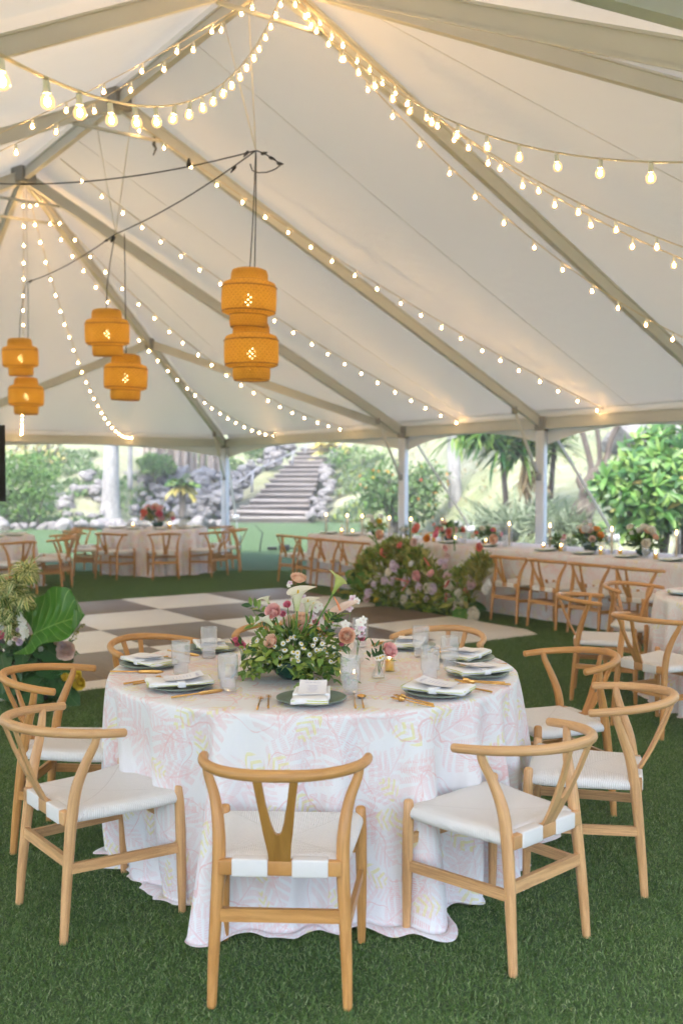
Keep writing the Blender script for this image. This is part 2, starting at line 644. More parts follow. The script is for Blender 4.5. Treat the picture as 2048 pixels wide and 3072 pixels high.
# ------------------------------------------------------------------ festoon lights
def _bulb_meshes():
    mb = MB()
    prof = [(.012, .0), (.0125, -.004), (.0175, -.010), (.0235, -.020), (.0255, -.031), (.0245, -.041), (.0195, -.050), (.0105, -.0555), (.001, -.057)]
    mb.lathe(prof, 14)
    core = [(.0005, -.014), (.008, -.020), (.0108, -.031), (.008, -.041), (.0005, -.046)]
    mb.lathe(core, 8, 1)
    bulb = mb.mesh('bulb', [M['globe'], M['core']])
    mb = MB()
    mb.lathe([(.0095, .036), (.0115, .034), (.0125, .02), (.0125, .002), (.0145, .0), (.0145, -.005)], 10, capt=True)
    mb.tube([(.0, -.015, .036), (.0, -.009, .047), (.0, .009, .047), (.0, .015, .036)], .003, 5)
    sock = mb.mesh('socket', M['socket'])
    return bulb, sock
BULB, SOCK = _bulb_meshes()

def strand(a, b, sag, label, spacing=.30, first=.15, side=0.0, seed=0):
    a, b = Vector(a), Vector(b)
    rs = random.Random(seed)
    n = 48
    hor = Vector(((b - a).y, -(b - a).x, 0)).normalized()
    pt = lambda t: a.lerp(b, t) - Vector((0, 0, sag * 4 * t * (1 - t))) + hor * side * math.sin(PI * t)
    pts = [pt(i / n) for i in range(n + 1)]
    th = thing('string_light', label, 'string lights', tuple(a), 0, 'festoon lights strung under the tent roof')
    mb = MB()
    mb.tube([q - a for q in pts], .0035, 5)
    mb.tube([q - a + Vector((.004, .004, .004)) for q in pts], .0028, 5)
    mb.obj('cable', M['cord'], th)
    L = 0.0
    nxt = first
    for i in range(n):
        seg = (pts[i + 1] - pts[i]).length
        while L + seg >= nxt:
            q = pts[i].lerp(pts[i + 1], (nxt - L) / seg)
            rot = (rs.gauss(0, .10), rs.gauss(0, .10), rs.uniform(0, 6))
            s = obj('socket', SOCK, th, q - a - Vector((0, 0, .034)), rot)
            bu = obj('bulb', BULB, s, (0, 0, -.002))
            s.scale = (.79, .79, .79)
            nxt += spacing * rs.uniform(.9, 1.1)
        L += seg
    return th

Z = lambda v, z: Vector((v.x, v.y, z))
_p1, _p2, _p3 = Z(PK[1], 5.22), Z(PK[2], 5.22), Z(PK[3], 5.22)
strand(_p3 + Vector((.1, -.1, 0)), (-1.0, .05, 2.5), .875, 'big-bulbed string light sagging toward us from the near peak on the left', seed=1, first=.2)
strand(_p3 + Vector((.15, -.1, 0)), (1.95, 2.05, 2.48), .66, 'string light dropping from the near peak, nearest bulbs at the right edge', seed=2)
strand(_p3 + Vector((.2, 0, 0)), (4.8, 4.05, 2.48), 1.0, 'upper of two string lights crossing side by side at the right', seed=3)
strand(_p3 + Vector((.22, .05, .02)), (5.5, 4.55, 2.48), 1.12, 'lower of two string lights crossing side by side at the right', seed=4, first=.25)
strand(_p3 + Vector((.2, .1, 0)), (5.5, 9.5, 2.47), .86, 'string light below the near rafter on the right slope', seed=5)
strand(_p2 + Vector((.1, 0, 0)), (3.3, 12.64, 2.48), .16, 'string light running beside the rafter of the right-hand pole', seed=6)
strand((-3.2, 11.5, 5.24), (1.73, 14.9, 2.48), .22, 'string light passing behind the nearest lantern to the eave', seed=7, first=.3)
strand(_p1 + Vector((.1, .1, 0)), (.13, 17.2, 2.48), .55, 'string light along the far right hip panel, upper of two', seed=8)
strand(_p1 + Vector((.05, .1, 0)), (-1.31, 19.3, 2.48), .62, 'string light along the far right hip panel, lower of two', seed=9)
strand(_p1 + Vector((0, .15, 0)), (-4.1, 19.75, 2.48), .85, 'string light curving down the far end panel to the eave', seed=10)
strand(_p1 + Vector((-.05, .15, 0)), (-5.9, 18.5, 2.48), .75, 'string light hanging behind the leftmost lanterns', seed=11)
strand(_p3 + Vector((-.1, 0, 0)), (-6.4, 5.6, 2.48), .48, 'string light leaving the near peak to the left along the ridge, upper one', seed=12)
strand(_p3 + Vector((-.1, -.05, -.03)), (-5.9, 4.9, 2.48), .66, 'string light leaving the near peak to the left along the ridge, lower one', seed=13, first=.05)

# ------------------------------------------------------------------ bamboo lanterns
def _lantern_mats():
    t = NT('woven_bamboo')
    uv = t.coord('UV')
    sp = t.n('SeparateXYZ'); t.set(sp.inputs[0], uv)
    a = t.math('MULTIPLY', sp.outputs[0], 2 * PI * 34)
    oz = t.n('SeparateXYZ'); t.set(oz.inputs[0], t.coord('Object'))
    b = t.math('MULTIPLY', oz.outputs[2], 2 * PI / .040)
    w1 = t.math('SINE', t.math('ADD', a, b))
    w2 = t.math('SINE', t.math('SUBTRACT', a, b))
    hole = t.math('MULTIPLY', t.math('GREATER_THAN', w1, .55), t.math('GREATER_THAN', w2, .55))
    nz = t.noise(t.coord('Object'), 30, 4, .7)
    col = t.mix(nz, (.62, .35, .05), (.78, .48, .09))
    str_ = t.math('MULTIPLY', t.math('ABSOLUTE', w1), t.math('ABSOLUTE', w2))
    col = t.mix(t.math('MULTIPLY', t.ramp(str_, [(.0, 1), (.22, 0)]), .4), col, (.24, .12, .025))
    nrm = t.bump(t.math('MAXIMUM', w1, w2), .6, .005)
    pr = t.pbr(col, .55, 0, .3, nrm)
    tl = t.n('BsdfTranslucent', Color=col).outputs[0]
    tr = t.n('BsdfTransparent').outputs[0]
    M['bamboo'] = t.done(t.mixs(t.math('MULTIPLY', hole, .3), t.mixs(.5, pr, tl), tr))
    M['bamboo_rim'] = simple('bamboo_rim', (.28, .13, .03), .55)
    t = NT('lantern_bulb')
    M['lamp'] = t.done(t.n('Emission', Color=(1, .68, .30), Strength=6.5).outputs[0])
_lantern_mats()

def _lantern_parts():
    k = []
    mb = MB()
    prof = [(.045, 0), (.11, -.004), (.138, -.016), (.148, -.045), (.150, -.098), (.172, -.104), (.205, -.118), (.219, -.150), (.221, -.24), (.219, -.325), (.208, -.352),
            (.190, -.362), (.158, -.366), (.152, -.372), (.152, -.43), (.148, -.462), (.138, -.470)]
    mb.lathe(prof, 48)
    shade = mb.mesh('shade', M['bamboo'])
    mb = MB()
    for r_, z_ in ((.150, -.100), (.2215, -.152), (.214, -.346), (.152, -.372), (.140, -.470)):
        mb.tube([(r_ * math.cos(i * PI / 20), r_ * math.sin(i * PI / 20), z_) for i in range(41)], .0042, 5, cap=False)
    rim = mb.mesh('rim', M['bamboo_rim'])
    mb = MB()
    mb.lathe([(.001, -.30), (.020, -.292), (.032, -.268), (.030, -.24), (.016, -.215), (.013, -.20)], 12, 0)
    lamp = mb.mesh('bulb', M['lamp'])
    mb = MB()
    mb.lathe([(.018, -.205), (.020, -.20), (.020, -.13), (.008, -.115), (.005, 0)], 10, 0, capt=True)
    holder = mb.mesh('lamp_holder', M['black'])
    return shade, rim, lamp, holder
SHADE, RIM, LAMP, HOLDER = _lantern_parts()

def lantern(top, node, label, rz=0.0, tilt=(0, 0), bend=(0, 0)):
    th = thing('hanging_lantern', label, 'lantern', tuple(top), 0, 'woven bamboo lanterns hung below the ridge')
    rot = (tilt[0], tilt[1], rz)
    s = obj('shade', SHADE, th, rot=rot)
    obj('rim', RIM, s)
    h = obj('lamp_holder', HOLDER, th, rot=rot)
    obj('bulb', LAMP, h)
    mb = MB()
    d = Vector(node) - Vector(top)
    mb.tube([(0, 0, -.02), d * .3 + Vector((bend[0], bend[1], 0)), d * .7 + Vector((bend[0] * .7, bend[1] * .7, 0)), d], .0045, 6)
    mb.obj('hanging_cord', M['black'], th)
    return th

N1, N2, N3 = at(767, 452, 8.1), at(347, 702, 10.2), at(85, 846, 12.7)
lantern(at(749, 806, 8.08), N1, 'upper of the two bamboo lanterns touching each other', .3, (0.03, .02), (.006, 0))
lantern(at(753, 966, 8.14), N1 + Vector((.0, .03, 0)), 'lower of the two bamboo lanterns touching each other', 1.1, (.0, -.015), (.015, .02))
lantern(at(320, 926, 10.1), N2 + Vector((-.01, 0, -.03)), 'glowing bamboo lantern, higher one of the middle pair', .8, (.05, -.06), (-.02, 0))
lantern(at(379, 1062, 10.3), N2 + Vector((.09, 0, 0)), 'glowing bamboo lantern, lower one of the middle pair', 2.0, (.02, -.03), (0, 0))
lantern(at(59, 1014, 12.6), N3 + Vector((-.02, 0, 0)), 'small-looking bamboo lantern, higher one at the left edge', .5, (.06, -.05), (-.02, 0))
lantern(at(79, 1132, 12.8), N3, 'small-looking bamboo lantern, lower one at the left edge', 1.6, (0, .01), (.015, 0))

# ------------------------------------------------------------------ the power cable that feeds the lanterns
pc = thing('power_cable', 'black power cable with connectors linking the lanterns below the ridge', 'cable', tuple(N1))
def sagline(a, b, s, n=16):
    return [a.lerp(b, i / n) - Vector((0, 0, s * 4 * (i / n) * (1 - i / n))) - N1 for i in range(n + 1)]
for a, b, s in ((N1, N2, .05), (N2, N3, .05), (N1, at(-60, 548, 9.6), .10)):
    mb = MB(); mb.tube(sagline(a, b, s), .006, 6); mb.obj('cable', M['black'], pc)
for a, b in ((N1, Vector((-.95, 8.2, 5.3))), (N1, Vector((-.72, 7.85, 5.3))), (N2, Vector((-2.0, 9.8, 5.3))), (N2, Vector((-2.55, 10.55, 5.3))), (N3, Vector((-3.9, 12.5, 5.3)))):
    mb = MB(); mb.tube([a - N1, b - N1], .005, 5); mb.obj('suspension_rope', M['rope'], pc)
def plug(pos, d, L=.10, r=.013):
    mb = MB()
    d = Vector(d).normalized()
    q = Vector(pos) - N1
    mb.tube([q - d * L / 2, q - d * L * .35, q, q + d * L * .1, q + d * L / 2], [r * .5, r, r, r * .75, r * .5], 8, roundcap=True)
    mb.obj('plug', M['black'], pc)
for px, py, d in ((738, 462, (-.3, .6, -.1)), (700, 508, (-.4, .7, -.2)), (792, 460, (.3, -.5, -.1)), (816, 475, (.3, -.5, -.25)), (840, 491, (.3, -.5, -.2))):
    plug(at(px, py, 8.1 + (767 - px) * .004), d)
plug(N2 + Vector((-.05, .1, -.03)), (-.4, .7, -.2),   .12, .018); plug(N2.lerp(N3, .09) - Vector((0, 0, .016)), N3 - N2); plug(N3 + Vector((.05, -.05, 0)), (.4, -.7, .1))
plug(at(567, 489, 8.35), (0, 0, 1), .07, .02)
mb = MB(); mb.tube([Vector((0, 0, 0))] + [at(a, b, 8.1 + (767 - a) * .004) - N1 for a, b in ((792, 460), (816, 475), (842, 492))], .005, 5); mb.obj('cable', M['black'], pc)
mb = MB(); mb.tube([at(a, b, 8.1) - N1 for a, b in ((750, 492), (757, 512), (775, 518), (800, 517), (825, 508), (842, 495))], .005, 5); mb.obj('cable_loop', M['black'], pc)
# ------------------------------------------------------------------ lawn and hillside
def _ground_mats():
    t = NT('turf')
    co = t.coord('Object')
    n1 = t.noise(co, 160, 4, .7)
    n2 = t.noise(co, .55, 4, .55)
    n3 = t.noise(co, 7, 4, .6)
    c = t.mix(n1, (.03, .060, .02), (.10, .165, .07))
    c = t.mix(t.math('MULTIPLY', n2, .4), c, (.11, .165, .09))
    c = t.mix(t.math('MULTIPLY', n3, .3), c, (.06, .11, .03))
    M['turf'] = t.done(t.pbr(c, .85, 0, .2, t.bump(n1, .8, .02)))
    t = NT('turf_blade')
    r = t.n('Attribute', attribute_name='rnd').outputs['Fac']
    sp = t.n('SeparateXYZ'); t.set(sp.inputs[0], t.coord('UV'))
    c = t.ramp(r, [(0, (.045, .115, .018)), (.5, (.10, .20, .042)), (.82, (.17, .28, .075)), (1, (.38, .45, .22))])
    pos = t.n('NewGeometry').outputs['Position']
    pn = t.noise(pos, 1.1, 4, .6)
    c = t.mix(t.math('MULTIPLY', t.ramp(pn, [(.35, 0), (.7, 1)]), .25), c, (.15, .23, .06))
    pm = t.noise(pos, 5.0, 3, .6)
    c = t.mix(t.math('MULTIPLY', t.ramp(pm, [(.55, 0), (.75, 1)]), .35), c, (.035, .09, .02))
    a = t.pbr(c, .55, 0, .35)
    b = t.n('BsdfTranslucent', Color=c).outputs[0]
    M['blade'] = t.done(t.mixs(.25, a, b))
    t = NT('hill_grass')
    co = t.coord('Object')
    n1 = t.noise(co, .16, 5, .6)
    n2 = t.noise(co, 2.5, 5, .65)
    n3 = t.noise(t.scaled(co, (.6, 2.5, 2.5)), 1.2, 4, .6)
    c = t.mix(t.ramp(n1, [(.38, 0), (.62, 1)]), (.17, .215, .10), (.32, .32, .225))
    c = t.mix(t.math('MULTIPLY', n2, .55), c, (.22, .23, .12))
    c = t.mix(t.math('MULTIPLY', t.ramp(n3, [(.5, 0), (.7, 1)]), .6), c, (.38, .37, .295))
    M['hill'] = t.done(t.pbr(c, .95, 0, .1, t.bump(n2, .9, .15)))
_ground_mats()

mb = MB()
mb.grid(lambda u, v: ((u - .5) * 400, -160 + v * 400, 0), 8, 8)
o = mb.obj('lawn', M['turf']); o['kind'] = 'structure'

from mathutils import noise as _ns
def hill_z(x, y):
    k = min(max((x - .3) / 6.0, 0), 1)
    y0 = 36.0 - 17.0 * k * k * (3 - 2 * k) if x > .3 else float(np.interp(x, [-11, -8.2, -7.6, -5.0, -4.3, -1.0, -.2, .3], [33.0, 33.6, 38.2, 38.4, 39.0, 38.8, 36.6, 36.0]))
    s = .30 - .09 * k
    if -9 < x < .2:
        s = .27
    d = y - y0
    if d <= 0:
        return -.25 + d * .02
    rise = d * s * min(1, d / 2.5 + .25)
    rise = rise if rise < 14 else 14 + (rise - 14) * .35
    b = _ns.fractal(Vector((x * .22, y * .22, 3.1)), 1.0, 2.0, 4)
    return rise + b * .28 * min(1, d / 3) - .10
mb = MB()
mb.grid(lambda u, v: (-70 + u * 140, 17 + v * 110, hill_z(-70 + u * 140, 17 + v * 110)), 220, 180)
o = mb.obj('hillside', M['hill']); o['kind'] = 'structure'

# short artificial turf blades, one tile laid over and over
def turf():
    rs = np.random.RandomState(3)
    S, n = .62, 14000
    P = np.stack([rs.uniform(-S / 2, S / 2, n), rs.uniform(-S / 2, S / 2, n), np.zeros(n)], 1)
    a = rs.uniform(0, 2 * PI, n)
    lean = rs.uniform(.25, 1.15, n)
    D = np.stack([np.cos(a) * np.sin(lean), np.sin(a) * np.sin(lean), np.cos(lean)], 1)
    me = leaf_mesh('turf_grass', P, D, np.tile([[0, 0, 1.0]], (n, 1)) + rs.normal(0, .3, (n, 3)), rs.uniform(.009, .019, n), rs.uniform(.0009, .0017, n), M['blade'],
                   sect=((0, 1), (.55, .9), (1, .15)), fold=.2, droop=.35)
    o = obj('turf_grass', me)
    o['kind'] = 'stuff'
    o['label'] = 'short green artificial turf blades covering the near lawn'
    o['category'] = 'grass'
    ng = bpy.data.node_groups.new('turf_tiles', 'GeometryNodeTree')
    ng.interface.new_socket('Geometry', in_out='INPUT', socket_type='NodeSocketGeometry')
    ng.interface.new_socket('Geometry', in_out='OUTPUT', socket_type='NodeSocketGeometry')
    gi, go = ng.nodes.new('NodeGroupInput'), ng.nodes.new('NodeGroupOutput')
    gr = ng.nodes.new('GeometryNodeMeshGrid')
    nx, ny, st = 19, 27, .58
    gr.inputs['Size X'].default_value = (nx - 1) * st
    gr.inputs['Size Y'].default_value = (ny - 1) * st
    gr.inputs['Vertices X'].default_value = nx
    gr.inputs['Vertices Y'].default_value = ny
    tr = ng.nodes.new('GeometryNodeTransform')
    tr.inputs['Translation'].default_value = (.3, 2.0 + (ny - 1) * st / 2, 0)
    ip = ng.nodes.new('GeometryNodeInstanceOnPoints')
    rv = ng.nodes.new('FunctionNodeRandomValue')
    rv.data_type = 'INT'
    rv.inputs[4].default_value = 0
    rv.inputs[5].default_value = 3
    ml = ng.nodes.new('ShaderNodeMath'); ml.operation = 'MULTIPLY'; ml.inputs[1].default_value = PI / 2
    cx = ng.nodes.new('ShaderNodeCombineXYZ')
    L = ng.links.new
    L(gr.outputs['Mesh'], tr.inputs['Geometry'])
    L(tr.outputs['Geometry'], ip.inputs['Points'])
    L(gi.outputs[0], ip.inputs['Instance'])
    L(rv.outputs[2], ml.inputs[0]); L(ml.outputs[0], cx.inputs[2]); L(cx.outputs[0], ip.inputs['Rotation'])
    L(ip.outputs['Instances'], go.inputs[0])
    md = o.modifiers.new('tiles', 'NODES')
    md.node_group = ng
turf()

# ------------------------------------------------------------------ dance floor
def _floor_mats():
    t = NT('floor_white')
    co = t.coord('Object')
    n1 = t.noise(co, 3, 4, .6)
    n2 = t.noise(t.scaled(co, (1, 1, 1)), 60, 3, .6)
    c = t.mix(n1, (.60, .56, .50), (.70, .66, .59))
    M['tile_white'] = t.done(t.pbr(c, t.math('ADD', t.math('MULTIPLY', n2, .2), .3), 0, .4))
    t = NT('floor_dark')
    co = t.coord('Object')
    g = t.noise(t.scaled(co, (3, 60, 60)), 1.0, 5, .65, .6)
    c = t.mix(t.ramp(g, [(.3, 0), (.7, 1)]), (.085, .054, .032), (.175, .118, .072))
    M['tile_dark'] = t.done(t.pbr(c, .42, 0, .25, t.bump(g, .08, .003)))
_floor_mats()
TS = 1.22
fc = Vector((-.86, 14.35, 0))
floor = bpy.data.objects.new('dance_floor', None)
floor.location = fc
floor.rotation_euler = (0, 0, math.atan2(TU.y, TU.x))
floor['kind'] = 'structure'
C.objects.link(floor)
def _tile(mat):
    mb = MB(); mb.box((.0012, -TS + .0012, .0), (TS - .0012, -.0012, .038), bevel=.0025)
    return mb.mesh('floor_tile', mat)
_tw, _td = _tile(M['tile_white']), _tile(M['tile_dark'])
for i in range(7):
    for j in range(4):
        obj('floor_tile', _tw if (i + j) % 2 else _td, floor, (j * TS, -i * TS, random.uniform(0, .0012)))
mb = MB()
W4 = 4 * TS
mb.add([(W4, 0.0, .0375), (W4, -7 * TS, .0375), (W4 + .17, -7 * TS, .004), (W4 + .17, 0.0, .004)], [(3, 2, 1, 0)], 0, False)
mb.obj('edge_ramp', M['tile_white'], floor)
# ------------------------------------------------------------------ wishbone chairs
def _wood(name, c1, c2, c3):
    t = NT(name)
    co = t.coord('Object')
    oi = t.n('ObjectInfo').outputs['Random']
    gv = t.vmath('ADD', t.scaled(t.coord('UV'), (9, 5, 1)), t.vmath('SCALE', co, scale=2.5))
    g = t.noise(gv, 1.0, 5, .62, .8)
    g2 = t.noise(co, 3.5, 3, .5)
    c = t.mix(t.ramp(g, [(.38, 0), (.62, 1)]), tuple(x * .84 for x in c1), c2)
    c = t.mix(t.math('MULTIPLY', t.ramp(g2, [(.4, 0), (.75, 1)]), .5), c, c3)
    sc = t.noise(t.scaled(co, (40, 40, 40)), 1.0, 4, .7)
    c = t.mix(t.math('MULTIPLY', oi, .22), c, tuple(x * .72 for x in c1))
    wear = t.math('MULTIPLY', t.ramp(sc, [(.70, 0), (.80, 1)]), .35)
    c = t.mix(wear, c, tuple(min(1, x * 1.45 + .05) for x in c2))
    return t.done(t.pbr(c, t.math('ADD', t.math('MULTIPLY', g, .2), .30), 0, .45, t.bump(g, .05, .002)))
M['beech'] = _wood('beech_pale', (.60, .325, .135), (.72, .43, .195), (.66, .35, .14))
M['honey'] = _wood('beech_honey', (.52, .245, .068), (.62, .32, .10), (.56, .25, .06))
M['splat_ply'] = _wood('beech_ply', (.40, .185, .035), (.47, .235, .05), (.43, .19, .03))

def _cord_mat():
    t = NT('paper_cord')
    sp = t.n('SeparateXYZ'); t.set(sp.inputs[0], t.coord('UV'))
    u = t.math('SUBTRACT', t.math('MULTIPLY', sp.outputs[0], 2.0), 1.0)
    v = t.math('SUBTRACT', t.math('MULTIPLY', sp.outputs[1], 2.0), 1.0)
    au, av = t.math('ABSOLUTE', u), t.math('ABSOLUTE', v)
    fb = t.math('GREATER_THAN', av, au)
    cu = t.math('SINE', t.math('MULTIPLY', u, 190.0))
    cv = t.math('SINE', t.math('MULTIPLY', v, 190.0))
    st = t.math('ADD', t.math('MULTIPLY', fb, cu), t.math('MULTIPLY', t.math('SUBTRACT', 1.0, fb), cv))
    gap = t.math('LESS_THAN', st, -.62)
    seam = t.math('LESS_THAN', t.math('ABSOLUTE', t.math('SUBTRACT', au, av)), .012)
    nz = t.noise(t.coord('Object'), 120, 3, .6)
    nb = t.noise(t.coord('Object'), 9, 3, .6)
    c = t.mix(nz, (.80, .77, .73), (.88, .86, .83))
    c = t.mix(t.math('MULTIPLY', nb, .3), c, (.76, .72, .66))
    c = t.mix(t.math('MULTIPLY', t.math('MAXIMUM', gap, seam), .38), c, (.42, .38, .32))
    M['cord_seat'] = t.done(t.pbr(c, .75, 0, .25, t.bump(st, .6, .002)))
_cord_mat()

def _arc(pts, n):
    """smooth path through pts (Catmull-Rom)"""
    pts = [Vector(q) for q in pts]
    P = [pts[0] * 2 - pts[1]] + pts + [pts[-1] * 2 - pts[-2]]
    out = []
    for i in range(1, len(P) - 2):
        for k in range(n):
            t = k / n
            a, b, c, d = P[i - 1], P[i], P[i + 1], P[i + 2]
            out.append(.5 * ((2 * b) + (c - a) * t + (2 * a - 5 * b + 4 * c - d) * t * t + (3 * b - a - 3 * c + d) * t ** 3))
    out.append(pts[-1])
    return out

def _chair_meshes():
    D = {}
    # woven seat, dished, wrapped over its rails
    def outline(s, t):           # s,t in -1..1 ; front wide, back narrow
        hw = .186 + (.232 - .186) * (t + 1) / 2
        return s * hw, -.186 + (t + 1) / 2 * .392
    N = 20
    mb = MB()
    def top(u, v):
        s, t = u * 2 - 1, v * 2 - 1
        x, y = outline(s, t)
        edge = max(abs(s), abs(t))
        z = .452 - .016 * (1 - s * s) * (1 - t * t) + .004 * (t > .9) - .010 * max(0, (edge - .9) / .1) ** 2
        z += .008 * (1 if t > 0 else .2) * t * t
        return (x, y, z)
    mb.grid(top, N, N)
    ring = [(i / N * 2 - 1, -1) for i in range(N)] + [(1, i / N * 2 - 1) for i in range(N)] + [(1 - i / N * 2, 1) for i in range(N)] + [(-1, 1 - i / N * 2) for i in range(N)]
    vs, uv = [], []
    for dr, dz in ((0, 0), (.010, -.008), (.013, -.022), (.009, -.036), (-.006, -.040)):
        for s, t in ring:
            x, y, z = top((s + 1) / 2, (t + 1) / 2)
            l = math.hypot(s, t)
            vs.append((x + dr * s, y + dr * t, z + dz)); uv.append(((s + 1) / 2, (t + 1) / 2))
    n4 = 4 * N
    fs = []
    for k in range(4):
        for i in range(n4):
            fs.append((k * n4 + i, (k + 1) * n4 + i, (k + 1) * n4 + (i + 1) % n4, k * n4 + (i + 1) % n4))
    fs.append(tuple(4 * n4 + i for i in range(n4 - 1, -1, -1)))
    mb.add(vs, fs, 0, True, None, uv)
    D['seat'] = mb.mesh('seat', M['cord_seat'])
    for s in (-1, 1):
        mb = MB()
        mb.tube([(s * .236, .215, 0), (s * .236, .213, .12), (s * .2345, .211, .30), (s * .233, .209, .40), (s * .2325, .208, .468)], [.0135, .0165, .0195, .0195, .0175], 14, roundcap=True)
        D['fleg%d' % s] = mb
        mb = MB()
        path = _arc([(s * .205, -.228, 0), (s * .201, -.217, .14), (s * .194, -.202, .30), (s * .189, -.188, .42), (s * .191, -.172, .52), (s * .207, -.143, .61), (s * .232, -.122, .675), (s * .239, -.116, .708)], 5)
        def rr(z):
            return np.interp(z, [0, .15, .38, .5, .6, .68, .71], [.0145, .0175, .0205, .0205, .0175, .0145, .013])
        mb.tube(path, [float(rr(q.z)) for q in path], 14, roundcap=True)
        D['rleg%d' % s] = mb
        mb = MB()
        a, b = Vector((s * .2045, -.206, .272)), Vector((s * .235, .210, .262))
        mb.beam(a, b, .015, .036)
        D['side%d' % s] = mb
    mb = MB(); mb.beam((-.195, -.208, .296), (.195, -.208, .296), .016, .040); D['rear_st'] = mb
    mb = MB(); mb.beam((-.232, .211, .352), (.232, .211, .352), .016, .036); D['front_st'] = mb
    mb = MB(); mb.box((-.185, -.216, .398), (.185, -.190, .444), bevel=.004); D['rail'] = mb
    for s in (-1, 1):
        mb = MB()
        mb.box((min(s * .036, s * .146), -.2195, .394), (max(s * .036, s * .146), -.176, .4485), bevel=.006)
        D['wrap%d' % s] = mb
    # top rail: steam-bent bow
    bow = []
    for i in range(41):
        a = -PI / 2 * 1.0 + (i / 40 - .5) * PI * 1.0
        x = .262 * math.sin((i / 40 - .5) * PI * .98)
        yy = -.338 + .315 * (1 - math.cos((i / 40 - .5) * PI)) ** 1.0
        k = abs(i / 40 - .5) * 2
        z = .738 - .030 * k ** 1.5
        bow.append((x, yy, z))
    mb = MB(); mb.tube(bow, [.0155 + .003 * (1 - abs(i / 20 - 1)) for i in range(41)], 14, roundcap=True); D['top'] = mb
    # Y splat
    half = [(.031, 0), (.036, .20), (.043, .36), (.054, .68), (.067, 1.0), (.042, 1.0), (.031, .72), (.019, .50), (.010, .395), (.004, .368)]
    outl = half + [(-x, h) for x, h in half[::-1]]
    def pos(x, h, off):
        y = -.204 - .130 * h - .010 * math.sin(h * PI)
        z = .432 + (.730 - .432) * h
        nx = Vector((0, -.298, -.098)).normalized()
        return Vector((x, y, z)) + nx * off
    mb = MB()
    n = len(outl)
    fr = [pos(x, h, .005) for x, h in outl]
    bk = [pos(x, h, -.005) for x, h in outl]
    fs = []
    m = len(half)
    # triangulate as a strip: outer side i with inner side, per half
    # indices: right outer 0..4 , right inner 5..9 ; left inner 10..14 , left outer 15..19
    faces = [(0, 1, 2, 8, 9, 10, 11, 17, 18, 19), (2, 3, 7, 8), (3, 4, 5, 6, 7), (11, 12, 16, 17), (12, 13, 14, 15, 16)]
    uvs = [(x * 4, h * .3) for x, h in outl]
    mb.add(fr, faces, 0, False, None, uvs)
    mb.add(bk, [f[::-1] for f in faces], 0, False, None, uvs)
    mb.add(fr + bk, [(i, i + n, (i + 1) % n + n, (i + 1) % n) for i in range(n)], 0, False)
    D['splat'] = mb
    return D
_CD = _chair_meshes()

def make_chair(wood, ply):
    root = bpy.data.objects.new('wishbone_chair', None)
    C.objects.link(root)
    obj('seat', _CD['seat'], root)
    for s in (-1, 1):
        _CD['fleg%d' % s].obj('leg', wood, root)
        _CD['rleg%d' % s].obj('leg', wood, root)
        _CD['side%d' % s].obj('stretcher', wood, root)
    _CD['rear_st'].obj('stretcher', wood, root)
    _CD['front_st'].obj('stretcher', wood, root)
    r = _CD['rail'].obj('seat_rail', wood, root)
    for s in (-1, 1):
        _CD['wrap%d' % s].obj('cord_wrap', M['cord_seat'], r)
    _CD['top'].obj('top_rail', wood, root)
    _CD['splat'].obj('back_splat', ply, root)
    return root

_proto = {}
def chair(x, y, face, label, group, kind='beech'):
    """face: direction the sitter looks, radians from +X"""
    if kind not in _proto:
        c = _proto[kind] = make_chair(*{'beech': (M['beech'], M['beech']), 'honey': (M['honey'], M['honey']), 'front': (M['honey'], M['splat_ply'])}[kind])
    else:
        c = copy_tree(_proto[kind])
    c.location = (x, y, 0)
    c.rotation_euler = (0, 0, face - PI / 2)
    c['label'] = label
    c['category'] = 'chair'
    c['group'] = group
    return c

TC = Vector((-.12, 4.36, 0))
def ring_chair(center, ang, r, label, group, kind='beech', twist=0.0):
    a = R(ang)
    return chair(center.x + r * math.cos(a), center.y + r * math.sin(a), a + PI + R(twist), label, group, kind)

G1 = 'wishbone chairs around the near round table'
chair(-.176, 3.185, R(87.5), 'honey wood wishbone chair standing with its back to us in front of the table', G1, 'front')
chair(-.900, 3.680, R(38.5), 'pale wishbone chair nearest us on the left of the near table', G1, 'beech')
ring_chair(TC, 178.5, 1.03, 'honey wishbone chair just behind the pale one on the left', G1, 'honey', -3)
ring_chair(TC, 134.5, 1.115, 'honey wishbone chair behind the near table, beyond the plates on the left', G1, 'honey')
ring_chair(TC, 100, 1.24, 'wishbone chair behind the near table, mostly hidden by the centrepiece', G1, 'honey')
ring_chair(TC, 60, 1.23, 'wishbone chair behind the near table, arched top rail beyond the plates on the right', G1, 'beech')
ring_chair(TC, 21, 1.20, 'farthest of three wishbone chairs on the right of the near table', G1, 'honey', 0)
ring_chair(TC, -17.5, 1.16, 'middle one of three wishbone chairs on the right of the near table', G1, 'beech', 2)
chair(.546, 3.459, R(132.5), 'pale wishbone chair nearest us on the right of the near table', G1, 'beech')

